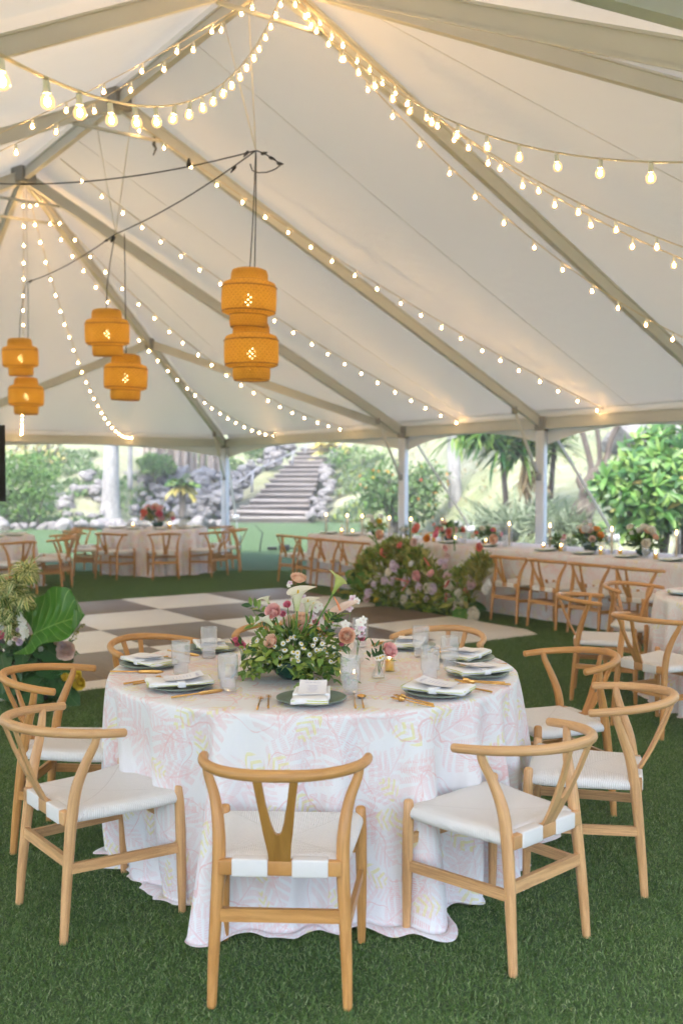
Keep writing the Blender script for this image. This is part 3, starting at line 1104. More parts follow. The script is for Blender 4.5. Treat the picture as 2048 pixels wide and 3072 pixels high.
FT = Vector((-3.19, 17.15, 0))
G2 = 'wishbone chairs around the far round table'
for ang, r, lb in ((-73, 1.18, 'far wishbone chair with its back to us, in front of the far round table'),
                   (-113, 1.18, 'far wishbone chair left of the one with its back to us at the far table'),
                   (-152, 1.22, 'outermost far wishbone chair on the left of the far round table'),
                   (168, 1.2, 'far wishbone chair behind the left side of the far round table'),
                   (-33, 1.2, 'far wishbone chair at the right front of the far round table'),
                   (3, 1.22, 'outermost far wishbone chair on the right of the far table, beside the corner pole'),
                   (38, 1.2, 'far wishbone chair behind the right side of the far round table')):
    ring_chair(FT, ang, r, lb, G2, 'honey')
LT = Vector((-5.42, 14.65, 0))
G3 = 'wishbone chairs around the table cut off at the left'
for ang, lb in ((-42, 'wishbone chair behind the variegated plant at the left edge'), (-4, 'wishbone chair facing the left edge table, seen from the side'), (33, 'wishbone chair on the far side of the left edge table')):
    ring_chair(LT, ang, 1.2, lb, G3, 'honey')
TN = -TV
G4 = 'wishbone chairs along the long table'
for k, (x, y) in enumerate(((-.86, 15.36), (-.57, 14.86), (-.25, 14.36), (.07, 13.85))):
    q = Vector((x, y, 0)) + TN * .22
    chair(q.x, q.y, math.atan2(TN.y, TN.x), ['endmost chair at the far end of the long table, by the open lawn', 'second chair from the far end of the long table', 'third chair from the far end of the long table', 'chair at the long table next to the green leafy side of the floor flowers'][k], G4, 'honey')
for k in range(4):
    q = Vector((1.81, 11.12, 0)) + TU * .575 * k + TN * .22
    chair(q.x, q.y, math.atan2(TN.y, TN.x), ['chair at the long table just right of the floor flowers', 'second chair to the right of the floor flowers at the long table', 'third chair to the right of the floor flowers at the long table', 'chair at the long table partly hidden by the right-hand table chairs'][k], G4, 'honey')
for k, (ax, lb) in enumerate(((.4, 'chair on the far side of the long table near its far end'), )):
    q = Vector((-.55, 15.1, 0)) + TN * 2.1 + TU * ax
    chair(q.x, q.y, math.atan2(-TN.y, -TN.x), lb, G4, 'honey')
RT = Vector((3.10, 6.95, 0))
G5 = 'wishbone chairs around the table cut off at the right'
for ang, lb in ((-150, 'honey wishbone chair before the right edge table, its V back facing us'), (164, 'honey wishbone chair turned sideways left of the table cut off at the right'), (124, 'wishbone chair behind the table cut off at the right')):
    ring_chair(RT, ang, 1.22, lb, G5, 'honey')
# ------------------------------------------------------------------ block-printed tablecloths
def _cloth_mat():
    t = NT('printed_linen')
    uv = t.coord('UV')
    wob = t.n('TexNoise'); wob.inputs['Scale'].default_value = 6.0; wob.inputs['Detail'].default_value = 2.0; t.set(wob.inputs['Vector'], uv)
    base = t.vmath('ADD', uv, t.vmath('SCALE', t.vmath('SUBTRACT', wob.outputs['Color'], (.5, .5, .5)), scale=.03))
    def motif(scale, off, lw, wid, freq, gate, seed_rot):
        q = t.vmath('ADD', t.vmath('SCALE', base, scale=scale), off)
        vo = t.n('TexVoronoi'); vo.voronoi_dimensions = '2D'; vo.feature = 'F1'
        vo.inputs['Scale'].default_value = 1.0
        vo.inputs['Randomness'].default_value = .75
        t.set(vo.inputs['Vector'], q)
        loc = t.vmath('SUBTRACT', q, vo.outputs['Position'])
        cs = t.n('SeparateColor'); t.set(cs.inputs[0], vo.outputs['Color'])
        rot = t.n('VectorRotate'); rot.rotation_type = 'Z_AXIS'
        t.set(rot.inputs['Vector'], loc)
        t.set(rot.inputs['Angle'], t.math('MULTIPLY', cs.outputs[0], 6.2832 * seed_rot))
        sx = t.n('SeparateXYZ'); t.set(sx.inputs[0], rot.outputs[0])
        x, y = sx.outputs[0], sx.outputs[1]
        # bent midrib
        y = t.math('SUBTRACT', y, t.math('MULTIPLY', t.math('MULTIPLY', x, x), .55))
        ay = t.math('ABSOLUTE', y)
        xn = t.math('DIVIDE', x, lw)
        env = t.math('MULTIPLY', t.math('SUBTRACT', 1.0, t.math('MULTIPLY', xn, xn)), wid)
        inside = t.math('LESS_THAN', ay, env)
        # lobed leaflets: envelope pulsates along the rib
        lob = t.math('SINE', t.math('MULTIPLY', t.math('SUBTRACT', x, t.math('MULTIPLY', ay, .8)), freq))
        leaflet = t.math('GREATER_THAN', lob, t.math('ADD', -.75, t.math('MULTIPLY', t.math('DIVIDE', ay, wid), .75)))
        hatch = t.math('GREATER_THAN', t.math('SINE', t.math('MULTIPLY', t.math('ADD', x, t.math('MULTIPLY', ay, 1.1)), freq * 4.3)), -.35)
        offrib = t.math('GREATER_THAN', ay, wid * .07)
        rib = t.math('MULTIPLY', t.math('LESS_THAN', ay, wid * .05), t.math('LESS_THAN', t.math('ABSOLUTE', xn), 1.25))
        g = t.math('GREATER_THAN', cs.outputs[1], gate)
        m = t.math('MULTIPLY', t.math('MULTIPLY', inside, leaflet), t.math('MULTIPLY', hatch, offrib))
        m = t.math('MULTIPLY', t.math('MAXIMUM', m, rib), g)
        return m, cs.outputs[2], x, ay, inside, lob, g
    m1, r1, x1, ay1, in1, lob1, g1 = motif(4.5, (0, 0, 0), .60, .44, 30.0, .0, 1.0)
    m2, r2, x2, ay2, in2, lob2, g2 = motif(6.4, (3.3, 7.7, 0), .54, .34, 36.0, .15, 1.7)
    m3, r3, x3, ay3, in3, lob3, g3 = motif(6.2, (9.1, 2.2, 0), .40, .24, 32.0, .45, 2.3)
    # flowing stems
    sn = t.noise(uv, 3.6, 1.5, .4)
    stem = t.math('LESS_THAN', t.math('ABSOLUTE', t.math('SUBTRACT', sn, .5)), .0035)
    brk = t.noise(uv, 60, 3, .7)
    fade = t.ramp(t.noise(uv, 4.0, 3, .6), [(.30, .55), (.60, 1)])
    dry = t.ramp(brk, [(.32, .1), (.48, 1)])
    weave = t.noise(t.scaled(uv, (900, 900, 1)), 1.0, 2, .7)
    white = t.mix(weave, (.77, .755, .75), (.85, .84, .835))
    pinkA = t.mix(r1, (.80, .46, .45), (.78, .55, .55))
    col = t.mix(t.math('MULTIPLY', t.math('MULTIPLY', m1, dry), t.math('MULTIPLY', fade, .58)), white, pinkA)
    col = t.mix(t.math('MULTIPLY', t.math('MULTIPLY', m2, dry), t.math('MULTIPLY', fade, .50)), col, (.80, .48, .46))
    yel = t.math('MULTIPLY', t.math('MULTIPLY', in3, g3), t.math('MULTIPLY', t.math('GREATER_THAN', lob3, .30), dry))
    col = t.mix(t.math('MULTIPLY', yel, .62), col, (.80, .74, .26))
    col = t.mix(t.math('MULTIPLY', t.math('MULTIPLY', stem, dry), .6), col, (.78, .46, .44))
    nrm = t.bump(weave, .12, .001)
    a = t.pbr(col, .85, 0, .15, nrm)
    b = t.n('BsdfTranslucent', Color=col).outputs[0]
    M['cloth'] = t.done(t.mixs(.08, a, b))
_cloth_mat()
TZ = .765

def round_cloth(seed, NA=420, NV=46):
    rs = random.Random(seed)
    comps = [(n_, rs.uniform(0, 6.28), a_) for n_, a_ in ((7, .010), (11, .017), (17, .026), (23, .028), (29, .021), (38, .012))]
    fa = [-180, -168, -156, -150, -140, -130, -123, -118, -113, -107, -100, -90, -80, -73, -66, -58, -50, -42, -35, -28, -20, -8, 5, 20, 35, 50, 60, 72, 90, 100, 115, 130, 140, 152, 165, 180]
    fr = [.82, .86, .82, .80, .84, .80, .80, .90, 1.05, 1.02, .91, .90, .92, .96, .99, .95, .90, .86, .95, .87, .93, .90, .92, .86, .93, .87, .85, .9, .87, .86, .9, .86, .85, .88, .85, .82]
    Rr, rr = .882, .014
    def fold(a):
        return sum(A * math.cos(n_ * a + ph) for n_, ph, A in comps)
    def skirt(a, s):      # s: 0..1 down the drop
        f = fold(a)
        k = s ** .62
        sharp = f + .018 * math.tanh(f * 90) - .006 * abs(math.sin(a * 31 + 3 * math.sin(a * 3)))
        ad = (math.degrees(a) + 180) % 360 - 180
        r0 = float(np.interp(ad, fa, fr))
        r = Rr + (r0 - Rr) * s ** 1.6 + sharp * k * (1.0 if s < .8 else 1.0 - (s - .8))
        return r
    mb = MB()
    rows = [0.0, .3, .6, .8, .95]
    pool = 7
    prof = []
    for q in rows:
        prof.append(('top', q))
    for q in (.25, .6, 1.0):
        prof.append(('bend', q))
    for i in range(1, NV + 1):
        prof.append(('skirt', i / NV))
    for i in range(1, pool + 1):
        prof.append(('pool', i / pool))
    vs, uv = [], []
    for kind, q in prof:
        for j in range(NA):
            a = 2 * PI * j / NA
            ca, sa = math.cos(a), math.sin(a)
            if kind == 'top':
                r = (Rr - rr) * max(q, .002); z = TZ; s = r
            elif kind == 'bend':
                r = Rr - rr + rr * math.sin(q * PI / 2); z = TZ - rr * (1 - math.cos(q * PI / 2)); s = Rr - rr + rr * 1.57 * q
            elif kind == 'skirt':
                r = skirt(a, q); z = TZ - rr - q * (TZ - rr - .014); s = Rr + .01 + q * TZ
                z += .004 * math.sin(a * 37) * q
            else:
                amt = .012 + max(0.0, .012 + .035 * math.sin(a * 5 + seed) + .035 * math.sin(a * 11 + 1.7) + .02 * math.sin(a * 23))
                r = skirt(a, 1.0) + amt * q
                z = .016 + .022 * math.sin(q * PI) * min(1, amt / .06) * .35 + .004 * math.sin(a * 41) * q
                s = Rr + .01 + TZ + amt * q
            vs.append((r * ca, r * sa, z)); uv.append((s * ca, s * sa))
    fs = [tuple(range(NA))]
    for k in range(len(prof) - 1):
        for j in range(NA):
            j2 = (j + 1) % NA
            fs.append((k * NA + j, (k + 1) * NA + j, (k + 1) * NA + j2, k * NA + j2))
    mb.add(vs, fs, 0, True, None, uv)
    return mb.mesh('tablecloth', M['cloth'])

_rc = round_cloth(2)
GT = 'printed tablecloths on the round tables'
tag(obj('tablecloth', _rc, None, tuple(TC)), 'white tablecloth with pink and yellow leaf print draped over the near round table', 'tablecloth', GT)
_rc2 = round_cloth(5, 240, 24)
for q, lb, rz in ((FT, 'printed tablecloth on the far round table near the corner pole', .4), (LT, 'printed tablecloth on the round table cut off at the left edge', 1.3), (RT, 'printed tablecloth on the round table cut off at the right edge', 2.2)):
    tag(obj('tablecloth', _rc2, None, tuple(q), (0, 0, rz)), lb, 'tablecloth', GT)

# long table: front edge runs parallel to the tent
LE0 = Vector((-.80, 15.04, 0)) + TN * .36                # far front corner
LLEN, LWID = 8.4, 1.10
def long_cloth():
    mb = MB()
    L, W, rr = LLEN, LWID, .02
    per = []                                   # outline points with outward normal
    n = 260
    def perim(t):
        t = t % 1.0
        P = 2 * (L + W)
        d = t * P
        if d < L: return (d, 0, 0, -1)
        d -= L
        if d < W: return (L, d, 1, 0)
        d -= W
        if d < L: return (L - d, W, 0, 1)
        d -= L
        return (0, W - d, -1, 0)
    rows = [('t', .0)] + [('s', i / 14) for i in range(15)]
    vs, uv = [], []
    for kind, q in rows:
        for j in range(n):
            x, y, nx, ny = perim(j / n)
            t_ = j / n * 2 * (L + W)
            f = (.016 * math.sin(t_ * 4.7) + .014 * math.sin(t_ * 9.1 + 1) + .010 * math.sin(t_ * 15.3 + 2)) * q
            d = (0 if kind == 't' else .008 + f + .02 * q)
            z = TZ if kind == 't' else TZ - .006 - q * (TZ - .02)
            vs.append((x + nx * d, y + ny * d, z))
            uv.append((x + nx * q * .76, y + ny * q * .76))
    fs = [tuple(range(n))]
    for k in range(len(rows) - 1):
        for j in range(n):
            j2 = (j + 1) % n
            fs.append((k * n + j, (k + 1) * n + j, (k + 1) * n + j2, k * n + j2))
    mb.add(vs, fs, 0, True, None, uv)
    return mb.mesh('tablecloth', M['cloth'])
o = tag(obj('tablecloth', long_cloth(), None, tuple(LE0), (0, 0, math.atan2(TU.y, TU.x))), 'printed tablecloth draped over the long straight table behind the floor flowers', 'tablecloth')
def LP(along, across, z=0.0):
    q = LE0 + TU * along + TN * across
    return Vector((q.x, q.y, TZ + .004 + z))
# ------------------------------------------------------------------ things on the tables
def _set_mats():
    M['plate'] = simple('sage_glaze', (.17, .225, .18), .28, 0, .10, 14, spec=.5)
    M['napkin'] = simple('white_linen', (.80, .80, .80), .9, 0, .04, 40, .1)
    M['lime'] = simple('lime_edging', (.58, .62, .16), .8)
    M['card'] = simple('menu_paper', (.80, .80, .83), .8, 0, .03, 6)
    M['ink'] = simple('lilac_ink', (.45, .46, .60), .8)
    M['gold'] = simple('brushed_gold', (.72, .42, .13), .30, .95, .08, 20)
    M['amber'] = simple('amber_wax', (.95, .58, .07), .35, 0, .06, 20, **{'Subsurface Weight': .3})
    M['ivory'] = simple('ivory_wax', (.78, .66, .45), .5, 0, .05)
    M['bowl'] = simple('dark_green_glaze', (.010, .055, .040), .15, 0, .25, 10)
    t = NT('clear_glass')
    fr = fresnel(t, 1.45)
    gl = t.n('BsdfGlossy', Color=(1, 1, 1), Roughness=.03).outputs[0]
    tr = t.n('BsdfTransparent', Color=(.975, .98, .98)).outputs[0]
    df = t.n('BsdfDiffuse', Color=(.85, .86, .88)).outputs[0]
    M['glass'] = t.done(t.mixs(fr, t.mixs(.035, tr, df), gl))
    t = NT('ribbed_glass')
    fr = fresnel(t, 1.6)
    gl = t.n('BsdfGlossy', Color=(1, 1, 1), Roughness=.06).outputs[0]
    tr = t.n('BsdfTransparent', Color=(.965, .97, .975)).outputs[0]
    df = t.n('BsdfDiffuse', Color=(.86, .87, .90)).outputs[0]
    M['ribbed'] = t.done(t.mixs(fr, t.mixs(.14, tr, df), gl))
_set_mats()

def _plate():
    mb = MB()
    mb.lathe([(.001, .004), (.075, .004), (.088, .007), (.105, .010), (.128, .0165), (.131, .0165), (.1315, .014), (.108, .005), (.080, .0), (.001, .0)], 48)
    return mb.mesh('plate', M['plate'])
PLATE = _plate()

def _napkin():
    mb = MB()
    # folded strip, rolled front edge toward the sitter (-y)
    W, L = .066, .125
    prof = [(-L, .004), (-L - .004, .011), (-L, .022), (-L + .02, .026), (-.04, .021), (.04, .021), (L - .015, .024), (L, .020), (L + .003, .012), (L, .004)]
    n = 10
    vs, fs, uv = [], [], []
    for i in range(n + 1):
        s = i / n * 2 - 1
        for y, z in prof:
            sag = .0065 * (y / L) ** 2
            vs.append((s * W * (1 + .05 * math.sin(y * 30)), y + .003 * math.sin(s * 3), z * (1 - .10 * s * s) + sag + .002 * math.sin(s * 4 + y * 25)))
            uv.append((s, y))
    k = len(prof)
    for i in range(n):
        for j in range(k):
            fs.append((i * k + j, i * k + (j + 1) % k, (i + 1) * k + (j + 1) % k, (i + 1) * k + j))
    fs.append(tuple(range(k - 1, -1, -1))); fs.append(tuple(n * k + j for j in range(k)))
    mb.add(vs, fs, 0, True, None, uv)
    nap = mb.mesh('napkin', M['napkin'])
    mb = MB()
    for y in (-L - .002, L + .002):
        for z in (.0085, .0165):
            mb.tube([((i / 6 * 2 - 1) * W, y * 1.003, z + .0065 + .001 * math.sin(i)) for i in range(7)], .0017, 5)
    for s in (-1, 1):
        mb.tube([(s * (W + .0005), -L + i / 8 * 2 * L, .013 + .0065 * (i / 4 - 1) ** 2) for i in range(9)], .0015, 5)
    edge = mb.mesh('edging', M['lime'])
    mb = MB()
    mb.box((-W - .003, -.016, .004), (W + .003, .016, .0265), bevel=.004)
    band = mb.mesh('band', M['napkin'])
    mb = MB()
    mb.grid(lambda u, v: ((u - .5) * .104, (v - .5) * .150, .006 * (2 * v - 1) ** 2 + .002 * (2 * u - 1) ** 2), 6, 8)
    mb.grid(lambda u, v: ((u - .5) * .104, (v - .5) * .150, .006 * (2 * v - 1) ** 2 + .002 * (2 * u - 1) ** 2 - .0009), 6, 8, flip=True)
    card = mb.mesh('menu_card', M['card'])
    # printed lines of the menu (too small to read) and its heading
    return nap, edge, band, card
NAP, NEDGE, NBAND, CARD = _napkin()

_fc = bpy.data.curves.new('heading', 'FONT')
_fc.body = 'MENU'
_fc.size = .0165
_fc.space_character = 1.5
_fc.align_x = 'CENTER'
_fc.extrude = .0001
_fc.materials.append(M['ink'])
_fo = bpy.data.objects.new('heading', _fc)
C.objects.link(_fo)
bpy.context.view_layer.update()
HEADING = bpy.data.meshes.new_from_object(_fo.evaluated_get(bpy.context.evaluated_depsgraph_get()))
bpy.data.objects.remove(_fo, do_unlink=True)
mb = MB()
_r = random.Random(4)
for i in range(7):
    w = _r.uniform(.014, .034)
    mb.box((-w, .030 - i * .0135, 0), (w, .0322 - i * .0135, .0002))
MLINES = mb.mesh('menu_lines', M['ink'])

def _fork():
    mb = MB()
    mb.tube([(0, -.105, .004), (0, -.06, .0045), (0, .0, .005), (0, .035, .0075)], [.0042, .0036, .0026, .0024], 8, roundcap=True)
    mb.tube([(0, .034, .0075), (0, .045, .007), (0, .058, .005), (0, .064, .0045)], [.003, .009, .0112, .0105], 8, sx=.22)
    for x in (-.0085, -.0028, .0028, .0085):
        mb.tube([(x, .060, .0045), (x, .08, .004), (x * .95, .098, .0075)], [.0017, .0016, .001], 5)
    return mb.mesh('fork', M['gold'])
def _knife():
    mb = MB()
    mb.tube([(0, -.11, .004), (0, -.06, .0045), (0, .005, .004)], [.0042, .0038, .003], 8, roundcap=True)
    mb.tube([(0, .003, .004), (.002, .02, .004), (.003, .07, .004), (.001, .105, .004), (-.002, .118, .004)], [.003, .0075, .0082, .006, .0015], 8, sx=.16)
    return mb.mesh('knife', M['gold'])
def _spoon():
    mb = MB()
    mb.tube([(0, -.11, .004), (0, -.05, .0045), (0, .045, .006)], [.004, .0034, .0022], 8, roundcap=True)
    mb.grid(lambda u, v: ((.0175 * math.sin(PI * v) ** .7) * math.cos(PI * u), .043 + .058 * v, .008 - .007 * math.sin(PI * v) * math.sin(PI * u)), 8, 8)
    mb.grid(lambda u, v: ((.0178 * math.sin(PI * v) ** .7) * math.cos(PI * u), .043 + .058 * v, .007 - .0072 * math.sin(PI * v) * math.sin(PI * u)), 8, 8, flip=True)
    return mb.mesh('spoon', M['gold'])
FORK, KNIFE, SPOON = _fork(), _knife(), _spoon()

def _tumbler():
    mb = MB()
    rib = .018
    mb.lathe([(.029, .0), (.0305, .004), (.0305, .040), (.0315, .043)], 56, rib=rib)
    mb.lathe([(.0315, .043), (.0375, .047), (.0385, .052), (.0385, .136)], 56, rib=rib)
    mb.lathe([(.0385, .136), (.0380, .141), (.0365, .141), (.0360, .136), (.0358, .055), (.0345, .050), (.0285, .047), (.0275, .042), (.027, .012), (.001, .010)], 56)
    mb.lathe([(.029, .0), (.001, .0)], 56)
    return mb.mesh('tumbler', M['ribbed'])
TUMBLER = _tumbler()

def _votive():
    mb = MB(); mb.lathe([(.021, .001), (.021, .048), (.019, .050), (.001, .0485)], 20, capb=True)
    wax = mb.mesh('wax', M['amber'])
    mb = MB(); mb.lathe([(.0235, .0), (.0235, .062), (.0225, .062), (.0225, .002), (.001, .002)], 24, capb=True)
    cup = mb.mesh('cup', M['glass'])
    mb = MB(); mb.lathe([(.0012, .050), (.0045, .056), (.0050, .062), (.0030, .071), (.0004, .079)], 8)
    fl = mb.mesh('flame', M['flame'])
    return wax, cup, fl
WAX, CUP, FLAME = _votive()
def votive(q, label, group, lit=True, s=1.0):
    th = thing('votive_candle', label, 'candle', tuple(q), 0, group)
    a = obj('wax', WAX, th, scale=s)
    if lit:
        obj('flame', FLAME, a)
    obj('cup', CUP, th, scale=s)
    return th

# place settings on the near table
def seat_phrase():
    return {
        'front': ((934, 2094), 'before the chair with its back to us'),
        'fl': ((542, 2054), 'before the nearest chair on the left'),
        'left': ((450, 1990), 'before the second chair on the left'),
        'bl': ((634, 1943), 'at the back left of the near table'),
        'br': ((1226, 1935), 'at the back right of the near table'),
        'r3': ((1396, 1972), 'before the farthest right-hand chair'),
        'r2': ((1432, 2017), 'before the middle right-hand chair'),
        'fr': ((1312, 2073), 'before the nearest chair on the right'),
    }
TOP = TZ + .0035
_rs = random.Random(11)
for key, ((px, py), ph) in seat_phrase().items():
    q = gz(px, py, TOP + .01)
    q.z = TOP
    d = TC - q
    ang = math.atan2(d.y, d.x) - PI / 2           # local +y to the table centre
    Rm = Matrix.Rotation(ang, 4, 'Z')
    def loc(x, y, z=0.0):
        return tuple(q + Rm @ Vector((x, y, z)))
    tag(obj('plate', PLATE, None, tuple(q), (0, 0, ang)), 'sage green plate ' + ph, 'plate', 'sage green plates on the near table')
    tw = {'front': -.03, 'fl': -.35, 'left': -.75, 'bl': -.5, 'br': .5, 'r3': .8, 'r2': .72, 'fr': .35}[key] + _rs.uniform(-.06, .06)
    nt = thing('folded_napkin', 'lime-edged white napkin on the plate ' + ph, 'napkin', loc(0, -.004 if key != 'front' else -.018, .0075), ang + tw, 'folded napkins on the near table')
    n_ = obj('napkin_cloth', NAP, nt); obj('edging', NEDGE, n_); obj('band', NBAND, nt)
    tilt = .10 if key != 'front' else .16
    mc = thing('menu_card', 'white menu card tucked into the napkin ' + ph, 'menu card', loc(.004, .012 if key != 'front' else .03, .0385), ang + tw + _rs.uniform(-.04, .04), 'menu cards on the near table')
    ch = obj('card', CARD, mc, rot=(tilt, 0, 0))
    obj('heading', HEADING, ch, (0, .048, .0042))
    obj('menu_lines', MLINES, ch, (0, -.004, .0022))
    gF = 'gold forks on the near table'
    if key in ('front', 'fl', 'fr', 'r2'):
        tag(obj('fork', FORK, None, loc(-.158, -.02), (0, 0, ang + _rs.uniform(-.06, .06))), 'gold fork nearest the plate ' + ph, 'fork', gF)
        tag(obj('fork', FORK, None, loc(-.190, -.045), (0, 0, ang + _rs.uniform(-.06, .06))), 'gold fork farther from the plate ' + ph, 'fork', gF)
    else:
        tag(obj('fork', FORK, None, loc(-.165, -.02), (0, 0, ang + _rs.uniform(-.06, .06))), 'gold fork beside the plate ' + ph, 'fork', gF)
    tag(obj('knife', KNIFE, None, loc(.160, -.02), (0, 0, ang + _rs.uniform(-.05, .05))), 'gold knife beside the plate ' + ph, 'knife', 'gold knives on the near table')
    if key in ('front', 'r3'):
        tag(obj('spoon', SPOON, None, loc(.188, -.02), (0, 0, ang + _rs.uniform(-.05, .05))), 'gold spoon beside the plate ' + ph, 'spoon', 'gold spoons on the near table')

for (px, py), lb in (((627, 1972), 'ribbed tumbler at the back left, between the two left plates and the flowers'), ((543, 2022), 'ribbed tumbler beside the honey chair plate on the left'),
                     ((684, 2070), 'ribbed tumbler at the left of the green bowl with a yellow candle behind it'), ((1050, 2078), 'ribbed tumbler just behind the front plate'),
                     ((1261, 1969), 'ribbed tumbler farthest back on the right of the near table'), ((1348, 2006), 'ribbed tumbler beside the middle right-hand plates, outermost of the right cluster'),
                     ((1289, 2043), 'ribbed tumbler nearest us in the right-hand cluster'), ((1080, 1940), 'ribbed tumbler half hidden behind the orchids of the centrepiece')):
    q = gz(px, py, TOP)
    tag(obj('tumbler', TUMBLER, None, tuple(q), (0, 0, _rs.uniform(0, 3))), lb, 'glass', 'ribbed tumblers on the near table')
votive(gz(1168, 2012, TOP), 'amber votive candle beside the pink ranunculus bud vase', 'amber votive candles', True, .95)
votive(gz(690, 2030, TOP), 'amber votive candle behind the tumbler left of the green bowl', 'amber votive candles', False)
votive(gz(1062, 2042, TOP), 'amber votive candle glowing behind the tumbler of the front plate', 'amber votive candles', True, .6)

# simple settings on the other tables
GP, GN, GGl = 'sage green plates on the far tables', 'napkins on the far tables', 'tumblers on the far tables'
def far_setting(q, ang, where, k):
    tag(obj('plate', PLATE, None, tuple(q), (0, 0, ang)), 'dark plate ' + where, 'plate', GP)
    nt = thing('folded_napkin', 'white napkin ' + where, 'napkin', tuple(q + Vector((0, 0, .0075))), ang + .2, GN)
    n_ = obj('napkin_cloth', NAP, nt); obj('edging', NEDGE, n_)
    g = Vector((math.cos(ang + PI / 2 - .6), math.sin(ang + PI / 2 - .6), 0)) * .21
    tag(obj('tumbler', TUMBLER, None, tuple(q + g)), 'tumbler ' + where, 'glass', GGl)
for c_, nm, angs in ((FT, 'on the far round table', ((-73, 'before the chair with its back to us'), (-113, 'left of the front one'), (-152, 'at its left side'), (-33, 'right of the front one'), (3, 'at its right side'), (60, 'at its far side to the right'), (120, 'at its far side to the left'))),
                     (LT, 'on the table cut off at the left', ((-42, 'nearest the variegated plant'), (-4, 'at its right side'), (33, 'at its far side'))),
                     (RT, 'on the table cut off at the right', ((-150, 'nearest us'), (164, 'at its left side')))):
    for a_, w_ in angs:
        q = Vector((c_.x + .66 * math.cos(R(a_)), c_.y + .66 * math.sin(R(a_)), TOP))
        far_setting(q, R(a_) + PI / 2, nm + ' ' + w_, a_)
tag(obj('knife', KNIFE, None, (RT.x - .72, RT.y - .28, TOP), (0, 0, 1.9)), 'gold knife on the table cut off at the right, next to its nearest plate', 'knife', 'gold knives on the far tables')
lang = math.atan2(TN.y, TN.x) - PI / 2
for k, a_ in enumerate((.26, .86, 1.47, 2.2, 3.0, 3.75, 4.71, 5.28, 5.86, 6.43, 7.1)):
    w_ = ['before the second chair from the far end', 'before the third chair from the far end', 'before the fourth chair from the far end', 'beside the leafy end of the floor flowers', 'above the left half of the floor flowers', 'above the middle of the floor flowers',
          'before the chair right of the floor flowers', 'before the second chair right of the floor flowers', 'before the third chair right of the floor flowers', 'before the fourth chair right of the floor flowers', 'at the right edge of the photo'][k]
    far_setting(LP(a_, .20), lang, 'on the long table ' + w_, k)
